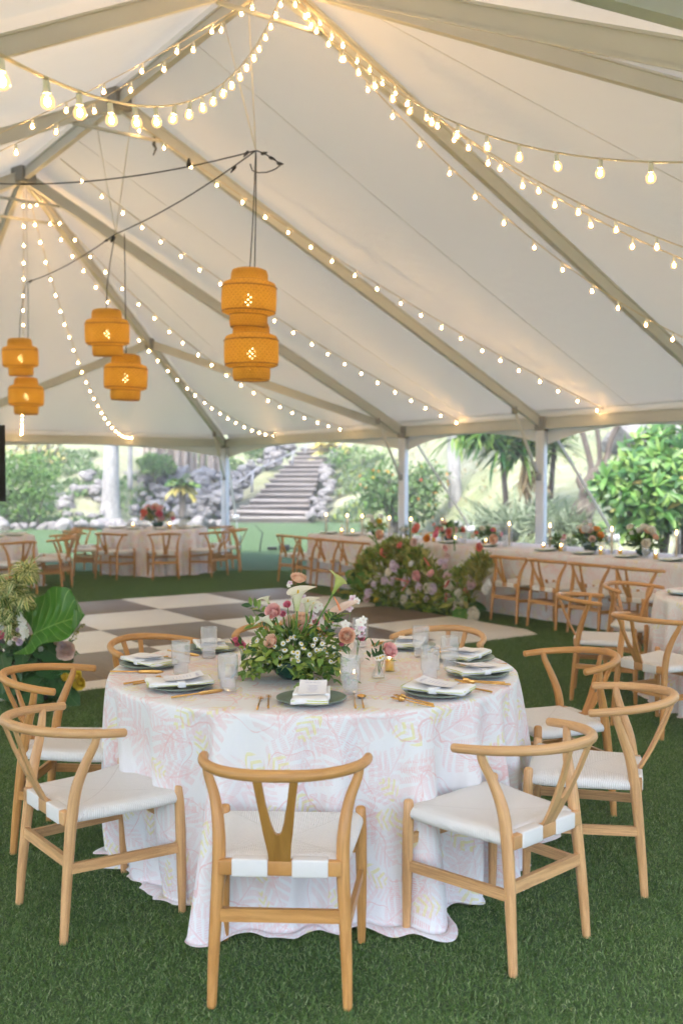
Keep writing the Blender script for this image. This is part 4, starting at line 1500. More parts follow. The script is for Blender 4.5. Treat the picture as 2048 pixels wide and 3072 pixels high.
# ------------------------------------------------------------------ flowers
def petal(name, c1, c2, rough=.6, trans=.3):
    t = NT(name)
    sp = t.n('SeparateXYZ'); t.set(sp.inputs[0], t.coord('UV'))
    nz = t.noise(t.coord('Object'), 60, 3, .6)
    c = t.mix(sp.outputs[1], c1, c2)
    c = t.mix(t.math('MULTIPLY', nz, .3), c, tuple(min(1, x * 1.2 + .03) for x in c2))
    return t.done(t.mixs(trans, t.pbr(c, rough, 0, .25), t.n('BsdfTranslucent', Color=c).outputs[0]))
def _flower_mats():
    M['peach'] = petal('petal_peach', (.86, .28, .10), (.96, .72, .56))
    M['pink'] = petal('petal_pink', (.84, .22, .24), (.95, .64, .62))
    M['rose'] = petal('petal_hot_pink', (.82, .14, .28), (.88, .32, .46))
    M['blush'] = petal('petal_blush', (.88, .62, .54), (.92, .74, .67))
    M['cream'] = petal('petal_cream', (.88, .80, .60), (.92, .89, .78))
    M['white'] = petal('petal_white', (.90, .90, .82), (.93, .93, .91))
    M['lilac'] = petal('petal_lilac', (.74, .55, .72), (.86, .77, .86))
    M['mauve'] = petal('petal_mauve', (.78, .54, .58), (.85, .68, .70))
    M['coral'] = petal('petal_coral', (.80, .20, .15), (.86, .32, .25))
    M['orange'] = petal('petal_orange', (.82, .30, .03), (.85, .42, .08))
    M['yellow'] = petal('petal_yellow', (.80, .55, .02), (.82, .66, .08))
    M['calla'] = petal('calla_spathe', (.50, .60, .14), (.92, .92, .84), .4, .3)
    M['calla_green'] = petal('calla_green', (.26, .42, .05), (.62, .70, .28), .4, .3)
    M['stem'] = simple('stem_green', (.12, .24, .04), .5, 0, .2, 20)
    M['twig'] = simple('twig', (.16, .10, .06), .8)
    M['leaf_dark'] = leafy('leaf_dark', [(0, (.018, .06, .022)), (.5, (.035, .11, .03)), (1, (.08, .17, .04))], .3, .15, (.025, (.07, .14, .05)))
    M['leaf_mid'] = leafy('leaf_mid', [(0, (.055, .13, .02)), (.5, (.13, .25, .04)), (1, (.28, .40, .09))], .4, .25, (.03, (.16, .26, .07)))
    M['leaf_lime'] = leafy('leaf_lime', [(0, (.17, .26, .035)), (.5, (.32, .42, .07)), (1, (.48, .53, .14))], .45, .3)
    M['leaf_olive'] = leafy('leaf_olive', [(0, (.20, .21, .04)), (.5, (.36, .35, .08)), (1, (.55, .48, .17))], .5, .2)
    t = NT('variegated_leaf')
    sp = t.n('SeparateXYZ'); t.set(sp.inputs[0], t.coord('UV'))
    d = t.math('ABSOLUTE', t.math('SUBTRACT', sp.outputs[0], .5))
    r = t.n('Attribute', attribute_name='rnd').outputs['Fac']
    edge = t.mix(r, (.78, .72, .24), (.88, .85, .52))
    mid = t.mix(r, (.07, .17, .035), (.17, .28, .06))
    c = t.mix(t.ramp(d, [(.15, 0), (.22, 1)]), mid, edge)
    M['variegated'] = t.done(t.mixs(.2, t.pbr(c, .4, 0, .4), t.n('BsdfTranslucent', Color=c).outputs[0]))
    t = NT('big_leaf')
    sp = t.n('SeparateXYZ'); t.set(sp.inputs[0], t.coord('UV'))
    u, v = t.math('SUBTRACT', sp.outputs[0], .5), sp.outputs[1]
    au = t.math('ABSOLUTE', u)
    rib = t.math('LESS_THAN', au, .012)
    sv = t.math('SINE', t.math('MULTIPLY', t.math('SUBTRACT', v, t.math('MULTIPLY', au, .9)), 44.0))
    vein = t.math('GREATER_THAN', sv, .955)
    nz = t.noise(t.coord('Object'), 9, 3, .6)
    c = t.mix(nz, (.045, .17, .015), (.09, .28, .03))
    c = t.mix(t.math('MULTIPLY', t.math('MAXIMUM', rib, vein), .8), c, (.26, .42, .10))
    M['big_leaf'] = t.done(t.mixs(.22, t.pbr(c, .35, 0, .45, t.bump(sv, .25, .01)), t.n('BsdfTranslucent', Color=c).outputs[0]))
_flower_mats()

def _petal_patch(mb, base, dirv, up, L, W, curl, mi=0, n=3, cup=.3):
    d, u = Vector(dirv).normalized(), Vector(up).normalized()
    s = d.cross(u).normalized()
    u = s.cross(d)
    b = Vector(base)
    def fn(a, t):
        x = (a - .5) * 2
        w = W * math.sin(PI * min(.12 + .80 * t, 1)) ** .7
        return b + d * L * t * (1 - .25 * curl * t) + s * x * w + u * (curl * L * t * t + cup * W * x * x)
    mb.grid(fn, n, n, mi)

def rosette(mat, layers=((.010, 5, 1.30), (.017, 6, 1.05), (.023, 7, .8), (.028, 8, .5), (.031, 8, .2)), seed=0, h=.018):
    """round many-petalled bloom, facing +z, radius about .03"""
    rs = random.Random(seed)
    mb = MB()
    for r, n, el in layers:
        off = rs.uniform(0, 6)
        for i in range(n):
            a = off + i * 2 * PI / n + rs.uniform(-.15, .15)
            out = Vector((math.cos(a), math.sin(a), 0))
            e_ = el + rs.uniform(-.12, .12)
            d = out * math.cos(e_) + Vector((0, 0, 1)) * math.sin(e_)
            upv = -out * math.sin(e_) + Vector((0, 0, 1)) * math.cos(e_)
            b = out * r * .35 + Vector((0, 0, -.006 - r * .15))
            _petal_patch(mb, b, d, upv, .014 + r * .62, .009 + r * .33, .45 - el * .1, 0, 3, .35)
    mb.lathe([(.001, -.016), (.010, -.012), (.014, -.004), (.012, .006), (.001, .012)], 10)
    return mb.mesh('bloom', mat)
ROS = {k: rosette(M[k], seed=i) for i, k in enumerate(('peach', 'pink', 'rose', 'blush', 'cream', 'white', 'lilac', 'mauve', 'coral', 'orange', 'yellow'))}

def _daisy():
    mb = MB()
    for i in range(11):
        a = i * 2 * PI / 11
        out = Vector((math.cos(a), math.sin(a), 0))
        _petal_patch(mb, out * .003, out * .97 + Vector((0, 0, -.1)), (0, 0, 1), .0085, .0023, -.25, 0, 2, .2)
    mb.lathe([(.0045, -.0005), (.0045, .001), (.0035, .0032), (.0015, .0042), (.0002, .0045)], 8, 1)
    mb.tube([(0, 0, 0), (0, 0, -.02)], .0008, 4, 2)
    return mb.mesh('daisy', [M['white'], M['yellow'], M['stem']])
DAISY = _daisy()

def _calla(mat, L=.10):
    mb = MB()
    def fn(u, v):
        a = (u - .5) * 2 * PI * 1.06
        k = .5 + .5 * math.cos(a)                  # 1 at the tall lip side
        r = .0065 + .013 * v + .020 * max(0, v - .40) ** 1.5 * 2.2 * (.75 + .5 * k)
        z = L * v * (.72 + .28 * k * v)
        lip = max(0, v - .72) / .28
        r2 = r + .010 * lip * lip * (.4 + k)
        z -= .010 * lip * lip * (1.3 - k)
        tipx = .022 * k ** 6 * lip
        return (r2 * math.cos(a) + tipx, r2 * math.sin(a) * .92, z - .012 * k ** 6 * lip)
    mb.grid(fn, 22, 14)
    mb.tube([(0, 0, .02), (.002, 0, .05), (.003, 0, .075)], [.004, .0045, .003], 8, 1, roundcap=True)
    return mb.mesh('spathe', [mat, M['yellow']])
CALLA, CALLAG = _calla(M['calla']), _calla(M['calla_green'], .115)

def _orchid(mat, mat2):
    mb = MB()
    for i in range(5):
        a = PI / 2 + i * 2 * PI / 5
        out = Vector((math.cos(a), math.sin(a), 0))
        _petal_patch(mb, out * .002, out + Vector((0, 0, .15)), (0, 0, 1), .017, .0075 if i % 2 == 0 else .0095, -.2, 0, 3, .1)
    _petal_patch(mb, (0, -.002, 0), (0, -.5, .9), (0, .9, .5), .011, .005, .5, 1, 2, .5)
    return mb.mesh('orchid', [mat, mat2])
ORCH = _orchid(M['lilac'], M['rose'])
ORCHW = _orchid(M['white'], M['mauve'])

def _anthurium():
    mb = MB()
    def fn(u, v):
        x = (u - .5) * 2
        w = .040 * (math.sin(PI * min(.25 + v * .75, 1)) ** .8)
        y = -.018 * (abs(x) ** 1.2) * (1 - v) * 1.2 + .095 * v
        return (x * w * (1 + .1 * (1 - v)), y - .01, .012 * x * x - .02 * v * v)
    mb.grid(fn, 8, 10)
    mb.tube([(0, .005, .002), (0, .012, .03), (0, .014, .062)], [.0045, .004, .0025], 8, 1, roundcap=True)
    return mb.mesh('anthurium', [M['blush'], M['peach']])
ANTH = _anthurium()

def orient(d, roll=0.0):
    return (Vector(d).to_track_quat('Z', 'Y').to_matrix().to_4x4() @ Matrix.Rotation(roll, 4, 'Z')).to_euler()

def sprig_leaves(rs, origin, n, reach, zlift=.2, spread=.02):
    """leaf positions along n curving sprigs leaving origin"""
    P, D, N = [], [], []
    paths = []
    for i in range(n):
        d = rand_dirs(rs, 1, -.15)[0]
        d[2] = abs(d[2]) * .8 + zlift * rs.rand()
        d = d / np.linalg.norm(d)
        L = reach * rs.uniform(.55, 1.05)
        pts = []
        for k in range(9):
            t = k / 8
            p_ = np.array(origin) + d * L * t + np.array([0, 0, -.35 * L * t * t])
            pts.append(p_)
        paths.append(pts)
        for k in range(2, 9):
            tng = unit((pts[k] - pts[k - 1])[None])[0]
            for s in (-1, 1):
                side = np.cross(tng, [0, 0, 1.0]) * s
                dd = tng * .6 + side * .9 + rs.normal(0, .25, 3)
                P.append(pts[k] + rs.normal(0, spread * .2, 3)); D.append(dd); N.append(np.array([0, 0, 1.0]) + rs.normal(0, .45, 3))
    return np.array(P), np.array(D), np.array(N), paths

# ------------------------------------------------------------------ centrepiece of the near table
def centrepiece():
    rs = np.random.RandomState(21)
    q0 = gz(878, 2040, TOP)
    q0.z = TOP
    base = q0 + Vector((0, .04, 0))
    th = thing('flower_centrepiece', 'lush centrepiece of calla lilies, ranunculus and chamomile in a dark green bowl', 'flower arrangement', tuple(base))
    mb = MB(); mb.lathe([(.001, .004), (.045, .0), (.052, .004), (.075, .025), (.089, .055), (.092, .075), (.089, .078), (.085, .074), (.07, .03), (.001, .018)], 40, rib=.006)
    mb.obj('bowl', M['bowl'], th)
    Yb = base.y
    W = lambda cx, cy, dy=0.0: at(640 + cx * .3827, 1680 + cy * .3827, Yb + dy) - base
    # foliage: short glossy leaves in a wide low dome
    P, D, N, paths = sprig_leaves(rs, (0, 0, .06), 78, .26, .25)
    extra = 260
    dirs = rand_dirs(rs, extra, -.1)
    ctr = np.array([0, 0, .10]) + dirs * np.stack([rs.uniform(.10, .185, extra)] * 3, 1) * np.array([1.15, .95, .62])
    P = np.concatenate([P, ctr]); D = np.concatenate([D, dirs + rs.normal(0, .5, (extra, 3))]); N = np.concatenate([N, np.array([0, 0, 1.0]) + rs.normal(0, .5, (extra, 3))])
    n = len(P)
    me = leaf_mesh('foliage', P, D, N, rs.uniform(.028, .052, n), rs.uniform(.008, .0135, n), [M['leaf_mid'], M['leaf_dark'], M['leaf_lime']], rs.choice(3, n, p=[.52, .16, .32]), fold=.3, droop=.25)
    o = obj('foliage', me, th); o['kind'] = 'stuff'
    # longer drooping sprays to left, right and over the front
    P, D, N = [], [], []
    mbs = MB()
    for (x0, y0), (x1, y1), dy in (((520, 840), (255, 890), -.06), ((560, 860), (330, 830), -.08), ((640, 850), (660, 900), -.12), ((760, 860), (790, 940), -.12), ((820, 820), (960, 840), -.06), ((520, 760), (270, 740), 0), ((900, 700), (1040, 690), 0), ((500, 560), (300, 360), .02), ((480, 600), (290, 510), 0), ((700, 860), (735, 950), -.13), ((900, 600), (1000, 420), .03), ((860, 600), (940, 440), .0)):
        a, b = W(x0, y0, dy * .5), W(x1, y1, dy)
        for k in range(8):
            t_ = k / 7
            c_ = a.lerp(b, t_) + Vector((0, 0, .02 * math.sin(PI * t_)))
            for s in (-1, 1):
                tn = (b - a).normalized()
                sd = tn.cross(Vector((0, -1, .3))).normalized() * s
                P.append(c_); D.append(tn * .8 + sd * .8 + Vector(rs.normal(0, .2, 3))); N.append(Vector((0, -.5, 1)) + Vector(rs.normal(0, .4, 3)))
        mbs.tube([a, a.lerp(b, .5) + Vector((0, 0, .02)), b], .0015, 5)
    P, D, N = np.array(P), np.array(D), np.array(N)
    n = len(P)
    o = obj('spray', leaf_mesh('spray', P, D, N, rs.uniform(.03, .05, n), rs.uniform(.007, .0115, n), [M['leaf_mid'], M['leaf_dark'], M['leaf_lime']], rs.choice(3, n, p=[.5, .3, .2]), fold=.25, droop=.2), th)
    o['kind'] = 'stuff'
    # chamomile
    dz = [(380, 832), (433, 795), (520, 823), (697, 830), (770, 825), (703, 902), (806, 935), (480, 680), (525, 590), (547, 655), (628, 722), (658, 760), (660, 728), (708, 690), (755, 742), (775, 593), (800, 620), (785, 532), (848, 525),
          (838, 597), (853, 655), (872, 692), (885, 720), (922, 795), (945, 680), (950, 738), (810, 707), (780, 672), (585, 630), (610, 605), (540, 530), (338, 635), (362, 598), (410, 740), (690, 655), (515, 600), (640, 605), (560, 705), (740, 545), (895, 530), (620, 780), (840, 705), (475, 770), (990, 715), (525, 760), (665, 790)]
    for cx, cy in dz:
        r_ = math.hypot((cx - 640) / 420, (cy - 760) / 330)
        dy = -.17 + .16 * min(1, r_ ** 1.5) + (.08 if cy < 620 else 0)
        p_ = W(cx, cy, dy)
        d = Vector(((cx - 640) / 700, -.75, .55)) + Vector(rs.normal(0, .28, 3))
        obj('daisy', DAISY, th, p_, orient(d), rs.uniform(.85, 1.15))
    # ranunculus and friends
    for cx, cy, dy, k, s, d in ((470, 405, -.03, 'pink', .95, (-.2, -.8, .5)), (455, 640, -.10, 'peach', .88, (-.5, -.7, .5)), (1045, 597, -.06, 'peach', 1.0, (.15, -.9, .35)), (690, 470, .06, 'peach', 1.15, (.1, -.4, .9)), (665, 150, .05, 'peach', .98, (.2, -.35, .9)), (600, 490, .07, 'blush', 1.0, (-.2, -.5, .8)), (580, 352, .05, 'rose', .5, (-.2, -.7, .7)), (720, 555, .04, 'peach', .8, (0, -.7, .7)), (910, 455, .05, 'pink', .75, (.2, -.8, .5)), (1080, 565, .03, 'rose', .5, (.4, -.6, .5)), (545, 425, .03, 'rose', .4, (0, -.8, .4)), (800, 490, .06, 'rose', .45, (.2, -.8, .4)), (1005, 655, 0, 'rose', .35, (0, -.8, .3)), (890, 560, .03, 'pink', .55, (0, -.8, .5))):
        p_ = W(cx, cy, dy)
        f = obj('ranunculus', ROS[k], th, p_, orient(d, rs.uniform(0, 6)), s)
        mb = MB(); mb.tube([p_, p_ * .6 + Vector((0, 0, .01)), Vector((p_.x * .2, p_.y * .2, .06))], .0022, 5); mb.obj('stem', M['stem'], th)
    # callas: (rim point), base of the spathe, colour
    for (tx, ty), (bx, by), dy, me, s in (((660, 205), (655, 400), -.05, CALLA, 1.0), ((405, 285), (440, 350), 0, CALLA, .55), ((385, 435), (470, 520), -.04, CALLA, .95), ((740, 290), (730, 420), .0, CALLA, .75), ((1000, 140), (935, 265), .02, CALLAG, .85), ((785, 320), (770, 400), .05, CALLA, .55)):
        t_, b_ = W(tx, ty, dy), W(bx, by, dy)
        d = (t_ - b_).normalized()
        L = (t_ - b_).length / .085
        c = obj('calla_lily', me, th, b_, orient(d, 2.2 if tx > 900 else -1.2 if tx < 420 else -.9), (max(L * .95, .5),) * 3)
        mb = MB(); mb.tube(_arc([b_ + d * .01, b_ - d * .04, b_.lerp(Vector((0, 0, .05)), .5), Vector((b_.x * .15, b_.y * .2, .06))], 4), .0042, 8); mb.obj('stem', M['stem'], th)
    # orchids, lilac clusters and the anthurium on the right
    for cx, cy, dy, me, s in ((1092, 305, .02, ORCH, 1.0), (1125, 320, .01, ORCHW, .8), (1065, 375, .02, ORCH, .9), (1035, 505, 0, ORCHW, 1.0), (1150, 490, .0, ORCHW, 1.1), (1160, 530, .0, ORCH, 1.0), (1130, 560, .02, ORCHW, .8), (600, 180, .03, ORCH, .6), (590, 200, .02, ORCHW, .5), (700, 290, .04, ORCH, .8), (630, 290, .03, ORCH, .7), (800, 380, .06, ORCHW, 1.2), (830, 360, .06, ORCHW, 1.0), (500, 470, .02, ORCHW, .7), (1175, 470, .02, ORCHW, .9), (740, 480, .05, ORCHW, .8), (775, 440, .06, ORCH, .9)):
        obj('orchid', me, th, W(cx, cy, dy), orient(Vector((.2, -.85, .35)) + Vector(rs.normal(0, .25, 3)), rs.uniform(-.5, .5)), s)
    obj('anthurium', ANTH, th, W(985, 400, -.02), (R(35), R(8), R(-72)), 1.05)
    mb = MB()
    for a, b, dy in (((1090, 330), (1000, 640), .03), ((1150, 500), (1040, 680), .02), ((290, 360), (420, 620), .02), ((600, 220), (640, 500), .03), ((340, 350), (430, 560), .02), ((1000, 420), (900, 640), 0)):
        mb.tube([W(*a, dy), W((a[0] + b[0]) / 2 + 12, (a[1] + b[1]) / 2, dy), W(*b, 0)], .0014, 5)
    mb.obj('thin_stem', M['stem'], th)
centrepiece()

def bud_vase(q, prof, label, items, seed, leaves=0, leafspan=.05):
    rs = np.random.RandomState(seed)
    th = thing('bud_vase', label, 'vase', tuple(q), 0, 'bud vases on the near table')
    mb = MB()
    inner = [(max(r - .0015, .001), z + .001) for r, z in prof[::-1]]
    mb.lathe(prof + inner, 24, capb=True)
    mb.obj('glass_vase', M['glass'], th)
    mbs = MB()
    for off, me, nm, s, d in items:
        off = Vector(off)
        obj(nm, me, th, off, orient(d, rs.uniform(0, 6)), s)
        mbs.tube([off, off * .5 + Vector((0, 0, .02)), (rs.uniform(-.006, .006), 0, .012)], .0014, 5)
    if leaves:
        P = np.array([0, 0, prof[-1][1] + .02]) + rs.normal(0, .3, (leaves, 3)) * np.array([leafspan, leafspan * .6, leafspan])
        P[:, 2] = np.abs(P[:, 2] - prof[-1][1]) * .9 + prof[-1][1]
        D = (P - np.array([0, 0, prof[-1][1] - .02])) + rs.normal(0, .02, (leaves, 3))
        o = obj('foliage', leaf_mesh('foliage', P, D, np.array([0, -.4, 1.0]) + rs.normal(0, .4, (leaves, 3)), rs.uniform(.025, .042, leaves), rs.uniform(.005, .008, leaves), M['leaf_dark']), th)
        o['kind'] = 'stuff'
    mbs.obj('stem', M['stem'], th)
FLASK = [(.026, .0), (.027, .004), (.020, .03), (.011, .046), (.0095, .058), (.012, .066)]
ROUNDV = [(.018, 0), (.032, .012), (.036, .032), (.028, .055), (.013, .068), (.011, .085), (.013, .092)]
bud_vase(gz(1134, 2032, TOP), FLASK, 'small glass flask with a pink ranunculus and chamomile right of the centrepiece', [((.045, -.01, .115), ROS['pink'], 'ranunculus', .95, (.5, -.7, .4)), ((.008, -.02, .085), DAISY, 'daisy', 1.2, (0, -.8, .4)), ((-.004, -.015, .082), DAISY, 'daisy', 1.1, (-.2, -.8, .4)), ((.018, -.015, .09), DAISY, 'daisy', 1.0, (.2, -.8, .4))], 5, 26, .075)
bud_vase(gz(1069, 1990, TOP), ROUNDV, 'round glass bud vase behind the front tumbler with orchids', [((.015, -.01, .16), ORCHW, 'orchid', 1.1, (.1, -.9, .3)), ((.022, -.01, .135), ORCH, 'orchid', 1.0, (.3, -.9, .3)), ((.02, 0, .115), ROS['rose'], 'ranunculus', .5, (.2, -.8, .3)), ((.01, 0, .175), ORCHW, 'orchid', .9, (0, -.9, .4))], 6, 16, .06)
bud_vase(gz(730, 1996, TOP), FLASK, 'small glass flask with hot pink blooms left of the centrepiece', [((-.02, 0, .10), ROS['rose'], 'bloom', .6, (-.3, -.8, .5)), ((-.035, .0, .108), ROS['rose'], 'bloom', .5, (-.5, -.7, .5)), ((-.005, 0, .088), ROS['rose'], 'bloom', .5, (0, -.8, .4)), ((.01, 0, .082), DAISY, 'daisy', 1.0, (0, -.9, .3)), ((.0, 0, .065), DAISY, 'daisy', 1.0, (0, -.9, .3))], 7, 14, .07)

# ------------------------------------------------------------------ arrangements on the other tables
def bouquet(q, s, palette, nb, label, seed, leafm=('leaf_dark', 'leaf_mid'), spikes=0, bowl=True, extra_leaf=None):
    rs = np.random.RandomState(seed)
    th = thing('flower_arrangement', label, 'flower arrangement', tuple(q), 0, 'flower arrangements on the far tables')
    if bowl:
        mb = MB(); mb.lathe([(.03 * s, 0), (.06 * s, .02 * s), (.075 * s, .06 * s), (.07 * s, .065 * s)], 18, capb=True); mb.obj('bowl', M['bowl'], th)
    n = 150
    dirs = rand_dirs(rs, n, -.2)
    P = np.array([0, 0, .10 * s]) + dirs * rs.uniform(.03, .15, (n, 1)) * s * np.array([1.1, 1.1, .85])
    D = dirs + rs.normal(0, .4, (n, 3)) + np.array([0, 0, .3])
    o = obj('foliage', leaf_mesh('foliage', P, D, np.array([0, 0, 1.0]) + rs.normal(0, .5, (n, 3)), rs.uniform(.05, .09, n) * s, rs.uniform(.012, .02, n) * s, [M[k] for k in leafm], rs.randint(0, len(leafm), n)), th)
    o['kind'] = 'stuff'
    for i in range(nb):
        d = rand_dirs(rs, 1, 0.05)[0]
        d[1] = -abs(d[1]) if rs.rand() < .7 else d[1]
        p_ = np.array([0, 0, .11 * s]) + d * rs.uniform(.12, .20) * s * np.array([1.1, 1.1, 1.0])
        k = palette[rs.randint(len(palette))]
        obj('bloom', ROS[k], th, p_, orient(Vector(d) + Vector((0, -.5, .2)), rs.uniform(0, 6)), rs.uniform(.75, 1.25) * s)
    if spikes:
        mb = MB()
        for i in range(spikes):
            a = Vector((rs.uniform(-.05, .05), 0, .15)) * s
            b = a + Vector((rs.uniform(-.12, .12), rs.uniform(-.05, .05), rs.uniform(.12, .22))) * s
            mb.tube([a, b], .004 * s, 5)
        mb.obj('stem', M['stem'], th)
    if extra_leaf:
        off, sz = extra_leaf
        P = np.array([off]) ; 
        obj('leaf', leaf_mesh('leaf', P, np.array([[.1, -.2, 1.0]]), np.array([[0, -1.0, .3]]), sz, sz * .45, M['big_leaf'], sect=((0, .3), (.15, .8), (.4, 1), (.75, .7), (1, .05))), th)
    return th
bouquet(Vector((FT.x + .05, FT.y - .05, TOP)), 1.45, ('blush', 'mauve', 'coral', 'rose', 'cream', 'pink'), 20, 'red and blush flower arrangement on the far round table', 31, ('leaf_dark', 'leaf_olive'), 3)
_arr = [(1.05, .50, 1.0, ('yellow', 'cream', 'white'), 9, 'yellow flower arrangement at the far end of the long table', 0),
        (1.75, .55, .8, ('white', 'cream', 'blush'), 7, 'small white flower arrangement on the long table left of the floor flowers', 0),
        (2.75, .45, 1.1, ('coral', 'peach', 'blush', 'pink'), 12, 'coral and peach flower arrangement on the long table above the floor flowers', 0),
        (3.45, .45, .9, ('coral', 'orange', 'rose', 'cream'), 10, 'red and orange flower arrangement on the long table above the floor flowers, farther right', 0),
        (4.62, .50, .75, ('peach', 'cream', 'rose'), 6, 'low peach bud arrangement on the long table just right of the floor flowers', 0),
        (5.12, .50, 1.15, ('cream', 'orange', 'white', 'blush'), 14, 'tall cream and orange flower arrangement on the long table, first of the right-hand row', 0),
        (5.85, .50, 1.15, ('white', 'cream', 'peach', 'rose'), 12, 'white and green leafy flower arrangement in the middle of the right-hand row', 1),
        (6.55, .55, .8, ('rose', 'coral', 'peach'), 9, 'hot pink low flower arrangement on the long table before the big shrub', 0),
        (7.02, .45, 1.2, ('blush', 'cream', 'blush', 'peach'), 15, 'blush carnation arrangement with one broad leaf at the right end of the long table', 2)]
for i, (al, ac, s, pal, nb, lb, ex) in enumerate(_arr):
    bouquet(LP(al, ac), s, pal, nb, lb, 40 + i, ('leaf_dark', 'leaf_mid') if i != 0 else ('leaf_mid', 'leaf_lime'), 2 if i in (0, 5) else 0, True, [None, ((-.1, 0, .16), .14), ((.02, 0, .2), .20)][ex])

# taper candles in glass cylinders along the long table
def _taper():
    mb = MB(); mb.tube([(0, 0, .004), (0, 0, .25)], [.011, .0095], 10)
    tp_ = mb.mesh('taper', M['ivory'])
    mb = MB(); mb.lathe([(.040, 0), (.040, .30), (.0385, .30), (.0385, .004), (.001, .004)], 24, capb=True)
    cy = mb.mesh('cylinder', M['glass'])
    mb = MB(); mb.lathe([(.0015, .252), (.007, .262), (.008, .272), (.005, .288), (.0005, .302)], 8)
    return tp_, cy, mb.mesh('flame', M['flame'])
_TP, _CY, _FL = _taper()
for px, ac, lb in ((978, .45, 'leftmost taper candle in a glass cylinder on the long table'), (1041, .5, 'second taper candle from the far end of the long table'), (1086, .55, 'third taper candle from the far end of the long table'), (1167, .45, 'taper candle left of the second tent pole on the long table'),
                   (1232, .4, 'taper candle just right of the second tent pole'), (1327, .5, 'taper candle above the right half of the floor flowers'), (1527, .5, 'taper candle left of the tall cream arrangement'), (1649, .55, 'taper candle beside the third tent pole'), (1835, .5, 'taper candle before the big leafy shrub'), (2029, .45, 'taper candle at the right edge of the photo')):
    # find the spot along the table that lies on this line of sight
    k = (px - 1024) / F_PX
    o_ = LE0 + TN * ac
    s_ = (k * o_.y - o_.x) / (TU.x - k * TU.y)
    q = LP(s_, ac)
    th = thing('taper_candle', lb, 'candle', tuple(q), 0, 'taper candles in glass cylinders on the long table')
    c = obj('taper', _TP, th); obj('flame', _FL, c); obj('glass_cylinder', _CY, th)
for px, ac, lb in ((1024, .3, 'votive candle at the far end of the long table'), (1057, .28, 'votive candle beside the yellow arrangement'), (1148, .3, 'votive candle above the leafy end of the floor flowers'), (1300, .3, 'votive candle above the middle of the floor flowers'), (1365, .35, 'votive candle above the right part of the floor flowers'), (1457, .3, 'votive candle near the red poppy of the floor flowers'),
                   (1630, .3, 'votive candle on the plate edge below the third pole'), (1682, .32, 'amber votive candle left of the white leafy arrangement'), (1802, .3, 'amber votive candle in front of the white leafy arrangement'), (1860, .38, 'votive candle by the hot pink arrangement'), (1967, .26, 'amber votive candle in front of the blush carnations')):
    k = (px - 1024) / F_PX
    o_ = LE0 + TN * ac
    s_ = (k * o_.y - o_.x) / (TU.x - k * TU.y)
    votive(LP(s_, ac), lb, 'votive candles on the long table', True, 1.1)
votive(Vector((FT.x - .28, FT.y - .5, TOP)), 'votive candle left of the far table arrangement', 'votive candles on the far round table', True, 1.3)
votive(Vector((FT.x + .33, FT.y - .5, TOP)), 'votive candle right of the far table arrangement', 'votive candles on the far round table', True, 1.5)

